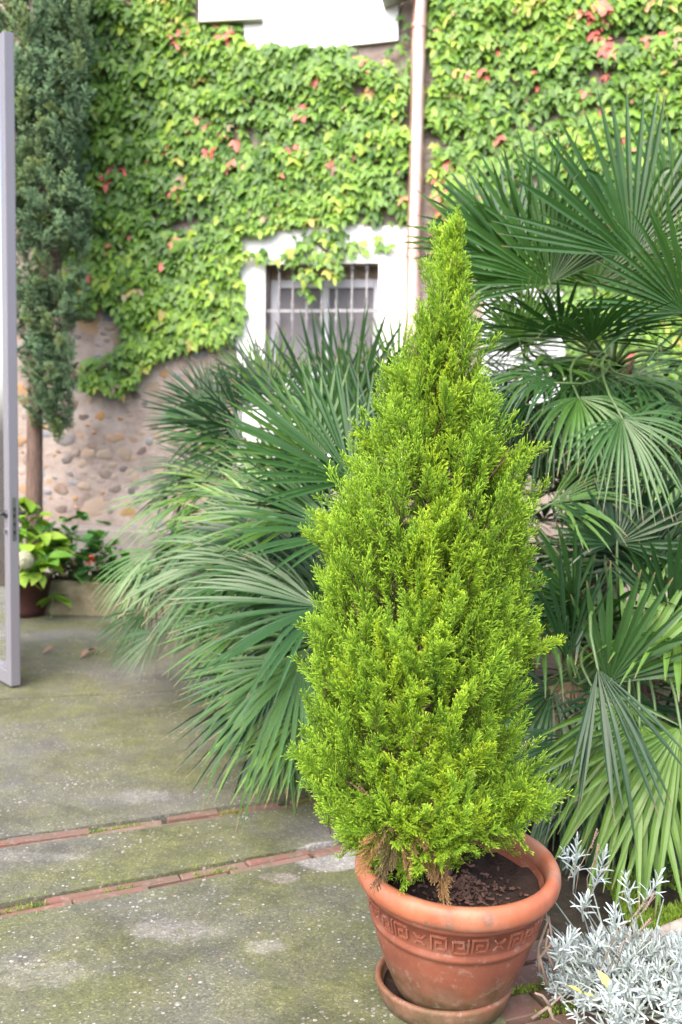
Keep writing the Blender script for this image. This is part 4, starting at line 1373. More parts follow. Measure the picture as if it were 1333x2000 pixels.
# ================================================================== FAN PALMS
def frond_mesh(hub, axis, normal, R, spread, nseg, droop, seed, cup=.12, wmul=1.0, fuse=.32, mess=.5):
    r = random.Random(seed)
    A = Vector(axis).normalized()
    Nn = Vector(normal); Nn = (Nn - A * Nn.dot(A)).normalized()
    X = A.cross(Nn)
    V, F = [], []
    da = R_(spread) / nseg
    ts = [.03, .14, .24, fuse, .45, .6, .76, .9, 1.0]
    g = Vector((0, 0, -1))
    for i in range(nseg):
        a = -R_(spread) / 2 + da * (i + .5) + r.gauss(0, .035 * mess)
        mid_ = R_(spread) / 2
        f = abs(a) / (R_(spread) / 2 + 1e-6)
        Ls = R * (1.0 - .22 * f * f) * r.uniform(.93, 1.04)
        d0 = (A * math.cos(a) + X * math.sin(a))
        d0 = (d0 + Nn * (cup * (abs(math.sin(a)) ** 1.5) + r.gauss(0, .03 + .11 * mess))).normalized()
        side0 = (X * math.cos(a) - A * math.sin(a))
        dr = droop * r.uniform(.6, 1.4)
        if r.random() < .05 + .10 * mess: dr += r.uniform(.3, .9)
        if r.random() < .12 * mess: Ls *= r.uniform(.55, .85)
        split = r.uniform(.3, .42)
        wk = r.uniform(.85, 1.1) * wmul
        twist = r.gauss(0, .15 + .6 * mess)
        n0 = len(V)
        for t in ts:
            hang = max(0, t - .3)
            p = hub + d0 * (Ls * (t - .25 * dr * hang * hang)) + g * (Ls * dr * hang * hang * 1.25)
            p = p + side0 * (Ls * twist * .10 * hang * hang)
            if t <= fuse: hw = t * Ls * math.tan(da / 2) * 1.03
            else:
                q = (t - fuse) / (1 - fuse)
                hw = fuse * Ls * math.tan(da / 2) * wk * (1 + .55 * math.sin(min(1, q * 2.2) * math.pi / 2)) * (1 - q ** 2.2 * .9)
            fold = hw * (.5 if t <= fuse else .42)
            V += [p - side0 * hw + Nn * fold, p, p + side0 * hw + Nn * fold]
        for k in range(len(ts) - 1):
            b = n0 + 3 * k
            F += [(b, b + 1, b + 4, b + 3), (b + 1, b + 2, b + 5, b + 4)]
    me = mesh_pd('frond', V, F)
    at = me.attributes.new('h', 'FLOAT', 'POINT')
    nt_ = len(ts)
    hv = []
    for i in range(nseg):
        dry = r.uniform(.93, 1.0)
        for t in ts: hv += [t * dry] * 3
    at.data.foreach_set('value', hv)
    return me
FS = [1000]
def frond(palm, hub, axis, normal, R, spread=200, nseg=34, droop=.25, crown=None, mat='palm', cup=.12, wmul=1.0, fuse=.32, pr=.007, mess=.5):
    FS[0] += 1
    hub = Vector(hub)
    me = frond_mesh(hub, axis, normal, R, spread, nseg, droop, FS[0], cup, wmul, fuse, mess)
    o = ob('frond', me, MAT[mat], palm, None, False)
    A = Vector(axis).normalized()
    c = crown if crown is not None else hub - A * .5
    d = (hub - c)
    m1 = c + d * .3 + Vector((0, 0, .22 * d.length)); m2 = hub - A * d.length * .38
    pts = []
    for i in range(9):
        t = i / 8
        pts.append(c * (1 - t) ** 3 + m1 * (3 * t * (1 - t) ** 2) + m2 * (3 * t * t * (1 - t)) + hub * t ** 3)
    mb = MB(); mb.tube(pts + [hub + A * R * .05], list(np.linspace(pr * 1.5, pr * .75, 9)) + [pr * .3], 6)
    mb.ob('petiole', MAT['petiole'], o, True)
    return o
def palm(label, base, crown, lean=(0, 0), rad=.11, group='fan palms in the planting bed'):
    p = empty('fan_palm', (base.x, base.y, 0), label, 'palm', group)
    n = 10
    pts = [Vector(base).lerp(crown, i / (n - 1)) + Vector((.03 * math.sin(i * 1.1), .02 * math.cos(i), 0)) for i in range(n)]
    pts[0].z = -.04
    mb = MB(); mb.tube(pts, [rad * (1.15 if i < 2 else 1) * (.95 + .1 * (i % 2)) for i in range(n)], 12)
    rr_ = random.Random(int(base.x * 100))
    for k in range(int(60 * (crown - base).length)):          # old leaf bases
        t = rr_.random(); a = rr_.uniform(0, 6.28)
        c = Vector(base).lerp(crown, t); o = Vector((math.cos(a), math.sin(a), .0))
        mb.tube([c + o * rad * .8, c + o * (rad + .03) + Vector((0, 0, .03)), c + o * (rad + .06) + Vector((0, 0, .09))], [.022, .018, .006], 5)
    mb.ob('trunk', MAT['palmbark'], p, True)
    return p
def V3(x, toward, z): return Vector((x, -toward, z))
def auto(palm_, crown, n, seed, R=(.42, .56), pet=(.4, .65), az0=0, az1=360, el=(-25, 75), droop=.3, mat='palm', spread=(190, 250)):
    r = random.Random(seed)
    for i in range(n):
        az = R_(az0 + (az1 - az0) * ((i * .618034) % 1.0) + r.uniform(-8, 8))
        e = R_(el[0] + (el[1] - el[0]) * ((i + .5) / n) + r.uniform(-8, 8))
        d = Vector((math.cos(az) * math.cos(e), math.sin(az) * math.cos(e), math.sin(e)))
        hub = crown + d * r.uniform(*pet) + Vector((0, 0, -.06 * math.cos(e)))
        ax = (d + Vector((0, 0, -.35 * math.cos(e)))).normalized()
        nn = Vector((0, 0, 1)) + Vector((math.cos(az), math.sin(az), 0)) * (.2 - 1.0 * math.sin(e)) + Vector((r.gauss(0, .2), r.gauss(0, .2), 0))
        frond(palm_, hub, ax, nn, r.uniform(*R), r.uniform(*spread), r.randint(30, 36), droop * r.uniform(.6, 1.3), crown, mat)

# --- low palm at the left front: its fronds spill over the patio
bB = Vector((W(640, 1300, 4.55).x, 4.55, 0)); cB = Vector((bB.x, 4.55, .72))
pB = palm('low fan palm with long fronds spilling left over the patio', bB, cB, rad=.10)
# (hub px, Y, axis(x, toward, up), normal, R, spread, droop)
for px, py, Y, ax, nn, R, sprd, dr in (
    (625, 1185, 3.90, (-1, .25, -.05), (0, .75, 1), .62, 120, .40),
    (668, 1045, 4.05, (-1, .2, .38), (.35, .7, 1), .58, 120, .22),
    (590, 1290, 3.95, (-.55, .45, -.75), (-.3, 1, .55), .62, 130, .30),
    (640, 1370, 3.95, (-.25, .4, -.9), (-.2, 1, .4), .42, 130, .25),
    (540, 1120, 4.35, (-1, .15, .12), (0, .7, 1), .62, 130, .45),
    (470, 1085, 4.75, (-.95, .2, -.25), (-.1, .8, 1), .66, 120, .65),
    (300, 1075, 5.30, (-.75, .1, -.60), (-.4, .7, .8), .45, 100, .55),
    (690, 940, 4.25, (-.75, .1, .72), (.4, .9, .6), .66, 130, .12),
    (600, 1010, 4.5, (-1, .0, .1), (0, .6, 1), .60, 120, .35),
    (310, 1235, 5.45, (-.8, .1, -.55), (-.3, .7, .8), .38, 95, .5),
    (490, 1215, 4.5, (-.8, .3, -.45), (-.2, .9, .6), .46, 130, .4),
    (540, 1320, 4.3, (-.85, .25, -.4), (-.2, .9, .7), .42, 120, .35),
    (560, 1440, 4.15, (-.3, .4, -.9), (-.2, 1, .4), .34, 140, .2),
    (650, 1250, 4.2, (-.9, .1, -.3), (0, .8, .8), .55, 160, .35),
    (450, 1160, 4.9, (-.9, .2, -.1), (-.1, .7, 1), .48, 130, .5),
    (620, 900, 4.6, (-.5, 0, .85), (.3, .9, .4), .55, 160, .15),
    (600, 1340, 4.65, (-.75, .3, -.45), (-.2, .9, .7), .52, 140, .35),
    (560, 1390, 4.65, (-.6, .35, -.65), (-.2, 1, .5), .40, 140, .3),
    (600, 1240, 4.62, (-.95, .2, -.1), (0, .8, .9), .60, 150, .3),
    (560, 1060, 4.75, (-.95, .15, .15), (0, .8, .9), .58, 150, .3),
):
    for k in range(3):
        j = (0, 0, 0) if k == 0 else (random.uniform(-50, 60), random.uniform(-55, 55), random.uniform(.25, .7))
        a2 = Vector(ax) + Vector((random.gauss(0, .2), random.gauss(0, .25), random.gauss(0, .25))) * (k > 0)
        n2 = Vector(nn) + Vector((random.gauss(0, .5), random.gauss(0, .3), random.gauss(0, .4))) * (k > 0)
        frond(pB, W(px + j[0], py + j[1], Y + j[2]), V3(*a2), V3(*n2), R * random.uniform(.85, 1.05), sprd, 19 if sprd < 125 else 23, dr * (.42 if k == 0 else .6), cB, 'palm_fresh_lit' if k == 0 and Y < 4.6 else 'palm', wmul=1.0, fuse=.28, mess=.28)  # nearest fronds painted brighter, copies behind painted as if in shade
auto(pB, cB, 12, 5, az0=-60, az1=150, el=(-30, 60), R=(.45, .55), pet=(.3, .5))
# --- palm behind, under the barred window
bA = Vector((W(600, 900, 6.2).x, 6.2, 0)); cA = Vector((bA.x, 6.2, 1.0))
pA = palm('shadowed fan palm standing in front of the barred window', bA, cA, rad=.11)
for px, py, Y, ax, nn, R, sprd, dr in (
    (640, 830, 6.0, (-.05, 0, 1), (0, 1, .2), .74, 150, .05),
    (545, 800, 6.1, (-.3, 0, 1), (.1, 1, .2), .55, 150, .10),
    (435, 832, 6.0, (-.85, .2, .5), (.2, 1, .6), .55, 150, .22),
    (420, 805, 6.2, (-.6, .1, .75), (.2, 1, .5), .45, 150, .18),
    (430, 920, 5.9, (-1, .2, .0), (0, .6, 1), .62, 130, .45),
    (400, 960, 5.7, (-.95, .2, -.15), (0, .6, 1), .60, 130, .6),
    (500, 760, 6.3, (-.35, 0, .9), (.1, 1, .2), .42, 150, .2),
    (720, 840, 6.2, (.15, 0, 1), (0, 1, .2), .70, 150, .06),
    (735, 790, 6.3, (.45, 0, .85), (-.1, 1, .3), .52, 160, .15),
    (480, 880, 5.8, (-.8, .2, .35), (0, .8, .9), .6, 140, .35),
    (520, 960, 5.5, (-.9, .2, .15), (0, .7, 1), .6, 150, .4),
):
    for k in range(2):
        j = (0, 0, 0) if k == 0 else (random.uniform(-50, 50), random.uniform(-40, 50), random.uniform(-.2, .4))
        a2 = Vector(ax) + Vector((random.gauss(0, .2), random.gauss(0, .25), random.gauss(0, .25))) * (k > 0)
        n2 = Vector(nn) + Vector((random.gauss(0, .5), random.gauss(0, .3), random.gauss(0, .4))) * (k > 0)
        frond(pA, W(px + j[0], py + j[1], Y + j[2]), V3(*a2), V3(*n2), R * random.uniform(.85, 1.02), sprd, 25, dr * .5, cA, wmul=.95, fuse=.27, mess=.4)
auto(pA, cA, 15, 9, el=(-30, 65), R=(.45, .58), pet=(.35, .6))
# --- tall palm on the right
bC = Vector((W(1190, 900, 4.9).x, 4.9, 0)); cC = Vector((bC.x, 4.9, 1.9))
pC = palm('tall fan palm at the right with broad upright fans', bC, cC, rad=.10)
for px, py, Y, ax, nn, R, sprd, dr in (
    (1075, 555, 4.5, (-.35, .05, 1), (.1, 1, .25), .70, 170, .05),
    (1235, 500, 4.4, (.05, .05, 1), (0, 1, .2), .74, 185, .05),
    (1015, 665, 4.5, (-.15, .25, .75), (.0, .75, -.5), .34, 200, .10),
    (1158, 668, 4.2, (0, .75, .28), (0, -.35, 1), .48, 210, .15),
    (1340, 610, 4.1, (-.05, .3, 1), (0, 1, .1), .55, 200, .1),
    (1090, 748, 4.1, (-1, .25, .10), (0, .55, 1), .33, 120, .45),
    (1215, 815, 4.0, (.35, .55, -.75), (.2, .9, .5), .44, 170, .40),
    (1130, 775, 4.15, (.2, .6, -.55), (.1, .8, .7), .40, 160, .5),
    (1345, 800, 4.3, (-.6, .4, .1), (0, .6, 1), .45, 160, .6),
    (985, 560, 4.7, (-.8, .05, .35), (.2, .8, .7), .46, 130, .25),
    (960, 640, 4.8, (-1, .05, .02), (0, .5, 1), .42, 110, .3),
    (1000, 500, 4.9, (-.55, 0, .9), (.2, 1, .4), .55, 150, .12),
    (1330, 480, 4.7, (.4, 0, 1), (0, 1, .2), .68, 170, .08),
    (1160, 560, 4.9, (-.1, 0, 1), (0, 1, .2), .66, 170, .08),
    (1150, 725, 4.45, (-.3, .6, -.25), (0, .7, .9), .42, 190, .3),
    (1230, 735, 4.45, (.5, .5, -.1), (0, .7, .9), .42, 190, .3),
    (1185, 765, 4.4, (.05, .6, -.5), (0, .9, .6), .45, 180, .3),
    (1020, 760, 4.6, (-.7, .3, -.2), (0, .8, .8), .42, 170, .3),
):
    for k in range(2):
        j = (0, 0, 0) if k == 0 else (random.uniform(-70, 70), random.uniform(-20, 80), random.uniform(.1, .5))
        a2 = Vector(ax) + Vector((random.gauss(0, .3), random.gauss(0, .25), random.gauss(0, .2))) * (k > 0)
        n2 = Vector(nn) + Vector((random.gauss(0, .4), random.gauss(0, .3), random.gauss(0, .3))) * (k > 0)
        frond(pC, W(px + j[0], py + j[1], Y + j[2]), V3(*a2), V3(*n2), R * random.uniform(.9, 1.02), sprd, 36 if sprd > 165 else 24, dr, cC, 'palm_fresh_lit' if (px + py) % 3 == 0 or (k == 0 and py < 570) else 'palm', mess=.25 if k == 0 else .5)
auto(pC, cC, 12, 14, el=(-45, 35), R=(.42, .55), pet=(.35, .55), az0=-60, az1=240, droop=.45)
# --- low palm at the right front
bD = Vector((W(1215, 1400, 4.25).x, 4.25, 0)); cD = Vector((bD.x, 4.25, .62))
pD = palm('low fan palm at the right edge beside the silver bush', bD, cD, rad=.10)
for px, py, Y, ax, nn, R, sprd, dr, mt in (
    (1206, 1062, 3.9, (.05, -.25, 1), (0, 1, .65), .30, 230, .08, 'palm'),
    (1190, 1335, 3.6, (.42, .15, .9), (-.2, 1, .1), .52, 105, .06, 'palm'),
    (1110, 1290, 3.6, (-.12, .15, 1), (.3, 1, .1), .50, 70, .08, 'palm'),
    (1168, 1305, 3.35, (.18, .45, -.9), (.3, 1, .2), .50, 75, .15, 'palm'),
    (1250, 1415, 3.45, (-.10, .45, -.85), (0, 1, .35), .58, 150, .25, 'palm'),
    (1330, 1420, 3.4, (0, .45, -.85), (0, 1, .35), .58, 150, .25, 'palm'),
    (1075, 985, 4.1, (.75, .35, .35), (-.3, .5, 1), .50, 130, .3, 'palm'),
    (1120, 1180, 3.9, (-.5, .3, .7), (.2, 1, .3), .42, 120, .2, 'palm'),
    (1120, 1440, 3.7, (-.4, .5, -.65), (-.2, 1, .4), .45, 150, .25, 'palm'),
    (1310, 1210, 3.8, (.3, .3, .8), (-.2, 1, .2), .45, 150, .15, 'palm'),
    (1080, 1350, 3.95, (-.3, .4, -.3), (0, 1, .5), .45, 190, .3, 'palm'),
    (1290, 1100, 4.1, (.5, .2, .5), (-.2, .8, .7), .48, 180, .3, 'palm'),
    (1180, 1500, 3.75, (.1, .5, -.9), (0, 1, .3), .40, 150, .2, 'palm'),
    (1290, 1560, 3.7, (.1, .5, -.9), (0, 1, .3), .36, 150, .2, 'palm'),
    (1120, 1330, 4.0, (-.3, .3, -.9), (0, 1, .3), .42, 120, .2, 'palm_dry'),
):
    for k in range(2):
        j = (0, 0, 0) if k == 0 else (random.uniform(-50, 50), random.uniform(-50, 50), random.uniform(.05, .4))
        a2 = Vector(ax) + Vector((random.gauss(0, .3), random.gauss(0, .25), random.gauss(0, .3))) * (k > 0)
        n2 = Vector(nn) + Vector((random.gauss(0, .5), random.gauss(0, .3), random.gauss(0, .4))) * (k > 0)
        frond(pD, W(px + j[0], py + j[1], Y + j[2]), V3(*a2), V3(*n2), R * random.uniform(.9, 1.05), sprd, 26 if sprd > 120 else 15, dr, cD, mt, wmul=1.15, mess=.5)
auto(pD, cD, 20, 23, el=(-35, 70), R=(.42, .55), pet=(.35, .6), droop=.35)
# --- palm between, dark behind the lemon cypress
bE = Vector((W(960, 1200, 5.4).x, 5.4, 0)); cE = Vector((bE.x, 5.4, 1.05))
pE = palm('dim fan palm directly behind the lemon cypress', bE, cE, rad=.10)
auto(pE, cE, 22, 31, el=(-35, 70), R=(.45, .58), pet=(.35, .6), droop=.3)

# ================================================================== SILVER BUSH (front right)
r = random.Random(90)
bush_c = G(1250, 1985)
bush = empty('lavender_bush', (bush_c.x, bush_c.y, 0), 'silvery white narrow leaved bush beside the terracotta pot', 'bush')
def linleaf(L_, w, curl, seg=4):
    vs, fs = [], []
    for i in range(seg + 1):
        t = i / seg
        hw = w * .5 * (.55 + .45 * math.sin(math.pi * (.15 + .75 * t))) * (1 if t < .9 else .55)
        z = curl * L_ * t * t
        y = L_ * t * (1 - .25 * abs(curl) * t)
        vs += [(-hw, y, z + hw * .35), (0, y, z), (hw, y, z + hw * .35)]
    for i in range(seg):
        a = 3 * i
        fs += [(a, a + 1, a + 4), (a, a + 4, a + 3), (a + 1, a + 2, a + 5), (a + 1, a + 5, a + 4)]
    return np.array(vs), np.array(fs)
LL = [linleaf(.044, .0064, c) for c in (-.35, -.15, .1, .3)]
LM = []
for V, F in LL:
    me = mesh_np('leaf', V, F, None, True); me.materials.append(MAT['lav']); LM.append(me)
nsub = 0
SV, SF, SH, sn = [], [], [], 0
stem_mb = MB()
def shoot(p0, p1, n, ls, detailed):
    global nsub, sn
    p0, p1 = Vector(p0), Vector(p1)
    ax = p1 - p0
    bendv = Vector((r.gauss(0, .015), r.gauss(0, .015), 0))
    def pt(t): return p0 + ax * t + bendv * math.sin(t * 3.0)
    if detailed:
        mb = MB(); mb.tube([pt(t) for t in (0, .3, .6, 1)], [.003, .0026, .002, .0012], 6)
        so = mb.ob('shoot', MAT['lav_stem'], bush, True)
    else:
        stem_mb.tube([pt(t) for t in (0, .5, 1)], [.003, .002, .001], 5)
    az = r.uniform(0, 6)
    for k in range(n):
        t = .25 + .75 * k / (n - 1)
        az += 2.4 if k % 2 else math.pi
        d = ax.normalized()
        e1 = d.orthogonal().normalized(); e2 = d.cross(e1)
        o = e1 * math.cos(az) + e2 * math.sin(az)
        op = .95 - .75 * max(0, t - .6) / .4
        ld_ = (o * op + d * (.55 + .9 * (1 - op))).normalized()
        nn = (d - ld_ * d.dot(ld_))
        nn = nn.normalized() if nn.length > .01 else ld_.orthogonal().normalized()
        x = ld_.cross(nn)
        s = ls * r.uniform(.75, 1.15) * (1.0 - .45 * max(0, t - .7) / .3)
        M = Matrix((x, ld_, nn)).transposed().to_4x4()
        M = Matrix.Translation(pt(t)) @ M @ Matrix.Diagonal((s ** .5, s, s, 1))
        if detailed and nsub < 298:
            nsub += 1
            ob('leaf', LM[k % 4], None, so, M)
        else:
            V, F = LL[k % 4]
            A = np.array(M)
            SV.append(V @ A[:3, :3].T + A[:3, 3]); SF.append(F + sn); sn += len(V); SH.append(np.full(len(V), r.random()))
# the shoots that stand out in the photograph: base px, tip px, depth
for b, t, Y, n in (((1120, 1745), (1128, 1640), 2.62, 26), ((1150, 1760), (1182, 1662), 2.60, 28), ((1235, 1790), (1222, 1708), 2.58, 20), ((1245, 1785), (1290, 1708), 2.58, 22),
                   ((1140, 1800), (1150, 1755), 2.52, 22), ((1215, 1840), (1205, 1778), 2.48, 24), ((1085, 1890), (1120, 1825), 2.36, 34), ((1100, 1905), (1080, 1840), 2.38, 26),
                   ((1300, 1900), (1318, 1825), 2.42, 26), ((1180, 1990), (1190, 1930), 2.25, 24), ((1160, 1870), (1175, 1815), 2.42, 22), ((1100, 1700), (1098, 1665), 2.66, 18)):
    shoot(W(b[0], b[1], Y + .17), W(t[0], t[1], Y + .15), n, 1.0 if n > 20 else .85, True)
for i in range(310):
    a = r.uniform(0, 6.28); q = r.random() ** .5
    x = bush_c.x + .04 + .34 * q * math.cos(a); y = bush_c.y + .06 + .24 * q * math.sin(a)
    hgt = .17 * math.sqrt(max(.05, 1 - q * q * .85)) * r.uniform(.75, 1.08)
    if x < POT.x + .25 and y > POT.y - .28: continue
    o = Vector((math.cos(a) * q, math.sin(a) * q, .9 + r.gauss(0, .2))) + Vector((r.gauss(0, .25), r.gauss(0, .25), 0))
    p1 = Vector((x, y, hgt)); p0 = p1 - o.normalized() * r.uniform(.06, .11)
    p0.z = max(.01, p0.z)
    shoot(p0, p1, r.randint(16, 24), r.uniform(.6, .95), False)
f = ob('foliage', mesh_np('foliage', np.concatenate(SV), np.concatenate(SF), {'h': np.concatenate(SH)}, True), MAT['lav_a'], bush); f['kind'] = 'stuff'
# woody twigs: bare stems down to the ground, and dry flower stalks
for i in range(90):
    a = r.uniform(0, 6.28); q = r.random() ** .5
    p1 = Vector((bush_c.x + .27 * q * math.cos(a), bush_c.y + .10 + .30 * q * math.sin(a), r.uniform(.05, .2)))
    p0 = Vector((bush_c.x + r.gauss(0, .05), bush_c.y + .05 + r.gauss(0, .06), -.02))
    stem_mb.tube([p0, p0.lerp(p1, .5) + Vector((r.gauss(0, .02), r.gauss(0, .02), .01)), p1], [.005, .0035, .0015], 5)
s_ = stem_mb.ob('stem', MAT['lav_stem'], bush, True); s_['kind'] = 'stuff'
for b, t, Y in (((1170, 1900), (1268, 1760), 2.4), ((1185, 1900), (1275, 1800), 2.42), ((1120, 1780), (1170, 1625), 2.62), ((1150, 1790), (1172, 1655), 2.62), ((1205, 1890), (1282, 1750), 2.45)):
    mb = MB()
    p0, p1 = W(*b, Y + .12), W(*t, Y + .12)
    m_ = p0.lerp(p1, .5) + Vector((-.02, 0, .01))
    mb.tube([p0, m_, p1], [.0016, .0013, .001], 5)
    for k in range(7):
        q = p0.lerp(p1, .78 + .035 * k); q = q + (m_ - p0.lerp(p1, .5)) * .3
        mb.tube([q, q + Vector((.002, 0, .004)), q + Vector((.001, 0, .010))], [.0022, .0036, .001], 5)
    mb.ob('flower_stalk', MAT['deadtwig'], bush, True)
# dead woody twigs leaning by the pot
tg = empty('dead_twig', G(1055, 1900), 'tangle of bare brown twigs between the pot and the silver bush', 'twig')
for chain in ([(1055, 1900), (1052, 1850), (1070, 1800), (1062, 1760)], [(1070, 1925), (1055, 1870), (1080, 1840), (1072, 1790)], [(1085, 1900), (1066, 1850), (1072, 1815)], [(1040, 1990), (1075, 1965), (1098, 1945)], [(1075, 1965), (1060, 1945), (1045, 1940)], [(1072, 1968), (1080, 1990), (1098, 2000)]):
    mb = MB()
    pts = [W(x, y, 2.62 - (.06 if y > 1930 else 0)) for x, y in chain]
    mb.tube(pts, np.linspace(.0055, .003, len(pts)), 6); mb.ob('twig', MAT['deadtwig'], tg, True)
# yellowing leaves on the bush
for px, py, rot, s in ((1140, 1942, 1.5, 1.0), (1192, 1932, .4, 1.2), (1165, 1950, 1.9, .9)):
    vs, fs = simple_leaf(.045 * s, .022 * s)
    o = ob('fallen_leaf', mesh_pd('fallen_leaf', vs, fs), MAT['yleaf'], None, Matrix.Translation(W(px, py, 2.40)) @ Matrix.Rotation(rot, 4, 'Z') @ Matrix.Rotation(.6, 4, 'X'), True)
    tag(o, {1140: 'leftmost of the yellowing leaves lying on the silver bush', 1192: 'upper right green yellow leaf lying on the silver bush', 1165: 'brown spotted yellowing leaf between two others on the silver bush'}[px], 'leaf', 'yellowing leaves on the silver bush')
# pale weathered branch lying at the right edge
mb = MB()
pts = [G(x, y, .05) for x, y in ((1205, 1868), (1250, 1845), (1300, 1822), (1345, 1806), (1420, 1790))]
mb.tube(pts, [.012, .018, .022, .026, .028], 10)
br = mb.ob('weathered_branch', MAT['wood'], None, True)
tag(br, 'pale weathered branch lying on the moss at the right edge', 'branch')

# ================================================================== TROUGH, HYDRANGEA, GERANIUM (back left)
t0 = G(78, 1200); t1 = G(335, 1212)
tr = empty('stone_trough', (t0.x, t0.y, 0), 'old mossy stone trough planter on the ground by the wall', 'trough')
ud = (t1 - t0); ud.z = 0; tl_ = ud.length; ud.normalize(); un = Vector((-ud.y, ud.x, 0))
tz = W(80, 1133, t0.y).z
TD = .42
mb = MB()
def tb(a, b, c, d, z0, z1, wob=.012):
    pts = []
    for z in (z0, z1):
        for (u, v) in ((a, c), (b, c), (b, d), (a, d)):
            p = Vector((t0.x, t0.y, z)) + ud * u + un * v
            n_ = noise.noise(p * 3.1)
            pts.append(p + Vector((n_, n_, n_ * .5)) * wob)
    mb.hexa(pts)
tb(0, tl_, 0, .07, .0, tz); tb(0, tl_, TD - .07, TD, 0, tz); tb(0, .07, .0705, TD - .0705, 0, tz - .002); tb(tl_ - .07, tl_, .0705, TD - .0705, 0, tz - .002)
mb.ob('basin', MAT['trough'], tr, False, .015)
mb = MB(); mb.box(Vector((t0.x, t0.y, .02)) + ud * .071 + un * .071, ud * (tl_ - .142), un * (TD - .142), Vector((0, 0, tz - .07))); mb.ob('soil', MAT['soil'], tr)

def broad_leaf_mesh(name, L_, Wd, mat, seg=6, fold=.25, curl=.3):
    vs, fs = simple_leaf(L_, Wd, seg, fold, curl)
    me = mesh_pd(name, vs, fs); me.materials.append(mat)
    me.polygons.foreach_set('use_smooth', [True] * len(me.polygons))
    return me
HL = [broad_leaf_mesh('leaf', .20, .125, MAT['hyd'], curl=c) for c in (.2, .35, .5)]
r = random.Random(33)
hc = W(40, 1100, 8.35); hc.z = .0
hyd = empty('hydrangea', (hc.x, hc.y, 0), 'bright green hydrangea with one cream flower head behind the door', 'hydrangea')
cluster = [(20, 990, 8.3), (50, 985, 8.3), (75, 1010, 8.4), (30, 1040, 8.2), (85, 1050, 8.3), (60, 1070, 8.1), (20, 1090, 8.1), (105, 1075, 8.3), (75, 1110, 8.0), (95, 1095, 8.1), (45, 1120, 8.0), (-20, 1050, 8.2), (-40, 1100, 8.1), (120, 1045, 8.5), (30, 1010, 8.5), (60, 1035, 8.5), (-10, 1000, 8.5)]
crown_pt = Vector((hc.x, hc.y + .1, .12))
stem = MB()
for px, py, Y in cluster:
    p = W(px, py, Y)
    stem.tube([Vector((hc.x + r.gauss(0, .05), hc.y + .1, .1)), p.lerp(crown_pt, .4) + Vector((0, .1, .05)), p], [.008, .006, .004], 5)
    for k in range(9):
        az = k * .72 + r.uniform(0, .8)
        M = Matrix.Translation(p + Vector((0, 0, r.uniform(-.07, .04)))) @ Matrix.Rotation(az, 4, 'Z') @ Matrix.Rotation(r.uniform(-.5, .35), 4, 'X') @ Matrix.Rotation(r.gauss(0, .3), 4, 'Y') @ Matrix.Scale(r.uniform(.65, 1.1), 4)
        ob('leaf', r.choice(HL), None, hyd, M)
stem.ob('stem', MAT['petiole'], hyd, True)
fc = W(46, 1095, 7.85)
fm = MB()
for k in range(120):
    z = 1 - 2 * (k + .5) / 120; a = k * 2.39996; q = math.sqrt(1 - z * z)
    d = Vector((q * math.cos(a), q * math.sin(a), z)); e = d.orthogonal().normalized(); e2 = d.cross(e)
    c = fc + d * .075 * r.uniform(.88, 1.05)
    for j in range(4):
        aa = j * 1.571 + k
        f1 = e * math.cos(aa) + e2 * math.sin(aa); f2 = e * math.cos(aa + 1.2) + e2 * math.sin(aa + 1.2)
        fm.add([c, c + f1 * .017, c + (f1 + f2) * .014 + d * .004, c + f2 * .017], [(0, 1, 2, 3)])
fm.ob('flower_head', MAT['cream'], hyd)
# hydrangea pot, half hidden behind the door
hp = empty('plant_pot', (hc.x, hc.y, 0), 'dark red clay pot under the hydrangea behind the door', 'pot')
mb = MB(); mb.lathe([(0, .002), (.17, .002), (.19, .06), (.235, .30), (.25, .30), (.25, .345), (.225, .345), (.215, .29), (0, .29)], (hc.x, hc.y + .05, 0), 36); mb.ob('pot_body', plain('dark_clay', (0.09, 0.03, 0.025), .7, 0, .4, 8), hp, True)
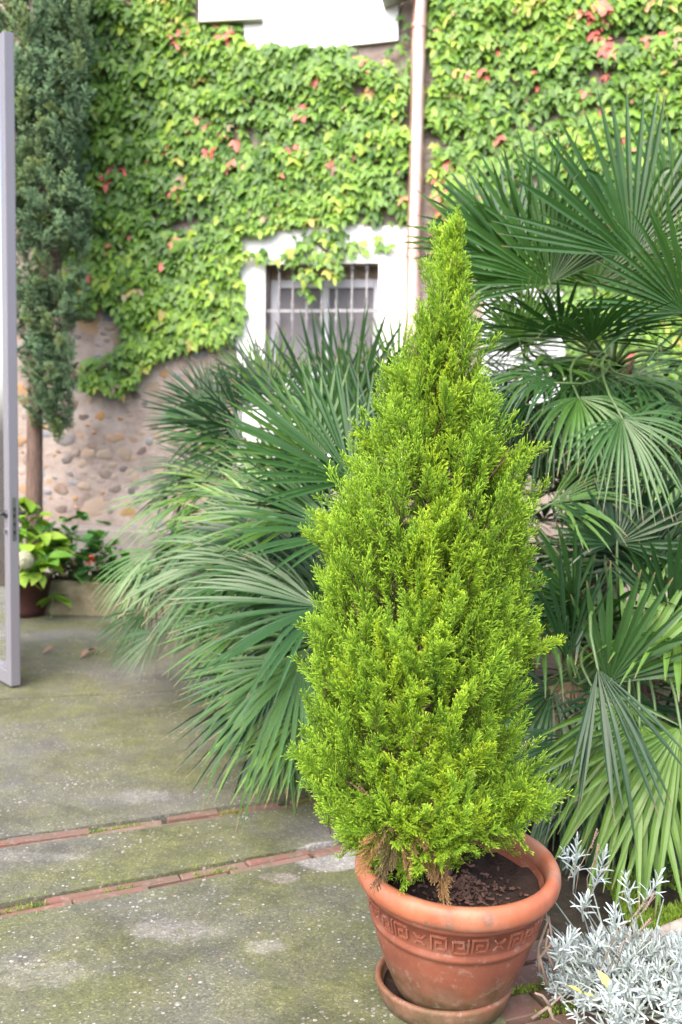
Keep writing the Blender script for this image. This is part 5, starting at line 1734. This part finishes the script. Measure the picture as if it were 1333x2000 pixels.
# geranium and other plants in the trough
gbase = Vector((t0.x, t0.y, tz - .05))
ger = empty('geranium', gbase + ud * .5 + un * .2, 'dark leaved geranium with one red flower in the stone trough', 'geranium')
def round_leaf(seed):
    rr_ = random.Random(seed)
    vs = [(0, 0, .0)]
    for k in range(12):
        a = 2 * math.pi * k / 12
        q = .055 * (1 + .12 * math.cos(5 * a)) * (1 if k != 9 else .5)
        vs.append((q * math.cos(a), q * math.sin(a), .012 * math.cos(2 * a) + .008))
    me = mesh_pd('leaf', vs, [(0, 1 + k, 1 + (k + 1) % 12) for k in range(12)])
    me.materials.append(MAT['ger'])
    return me
GL = [round_leaf(i) for i in range(3)]
gs = MB()
for i in range(250):
    u = r.uniform(-.05, tl_ + .05); v = r.uniform(-.05, TD)
    h = r.uniform(.02, .46) * (.7 + .5 * math.sin(u * 6))
    p = gbase + ud * u + un * v + Vector((0, 0, .05 + h))
    M = Matrix.Translation(p) @ Matrix.Rotation(r.uniform(0, 6), 4, 'Z') @ Matrix.Rotation(r.uniform(-.9, .5), 4, 'X') @ Matrix.Scale(r.uniform(.8, 1.5), 4)
    ob('leaf', r.choice(GL), None, ger, M)
    if i % 3 == 0: gs.tube([gbase + ud * min(max(u, .1), tl_ - .1) + un * .2, p], [.005, .003], 5)
gs.ob('stem', MAT['petiole'], ger)
def blossom(c, R, mat, name, n=26):
    m_ = MB()
    for k in range(n):
        z = 1 - 1.6 * (k + .5) / n; a = k * 2.39996; q = math.sqrt(max(0, 1 - z * z))
        d = Vector((q * math.cos(a), q * math.sin(a), z)); e = d.orthogonal().normalized(); e2 = d.cross(e)
        p = c + d * R
        m_.add([p, p + e * R * .6 + d * R * .2, p + (e + e2) * R * .5 + d * R * .25, p + e2 * R * .6 + d * R * .2], [(0, 1, 2, 3)])
    return m_.ob(name, mat, ger)
blossom(W(176, 1094, 8.4), .032, MAT['redflower'], 'flower')
for px, py in ((112, 1108), (122, 1112), (148, 1096)): blossom(W(px, py, 8.45), .03, MAT['pinkflower'], 'faded_flower')
# leafy sprig hanging before the trough
sprig = empty('hydrangea_sprig', G(100, 1205), 'low bright green leafy sprig in front of the stone trough', 'sprig')
sb = G(100, 1208); sbt = W(104, 1165, sb.y)
mb = MB(); mb.tube([Vector((sb.x, sb.y, -.01)), sbt], [.007, .005], 6); mb.ob('stem', MAT['petiole'], sprig)
for az, tl2 in ((3.0, -.35), (2.6, -.5), (.2, -.2), (-.2, -.3), (1.4, .1)):
    M = Matrix.Translation(sbt) @ Matrix.Rotation(az - 1.571, 4, 'Z') @ Matrix.Rotation(tl2, 4, 'X') @ Matrix.Scale(.95, 4)
    ob('leaf', HL[0], None, sprig, M)
# fallen leaves on the patio
for (px, py), lab in (((108, 1275), 'pale pinkish dead leaf lying on the patio near the door'), ((177, 1281), 'curled brown dead leaf on the patio left of its twin'), ((190, 1279), 'curled brown dead leaf on the patio touching the palm frond side')):
    vs, fs = simple_leaf(.10, .06, 6, .5, .35)
    g_ = G(px, py)
    o = ob('fallen_leaf', mesh_pd('fallen_leaf', vs, fs), MAT['deadleaf'], None, Matrix.Translation((g_.x, g_.y, .036)) @ Matrix.Rotation(px * .37, 4, 'Z'), True)
    tag(o, lab, 'leaf', 'dead leaves on the patio')
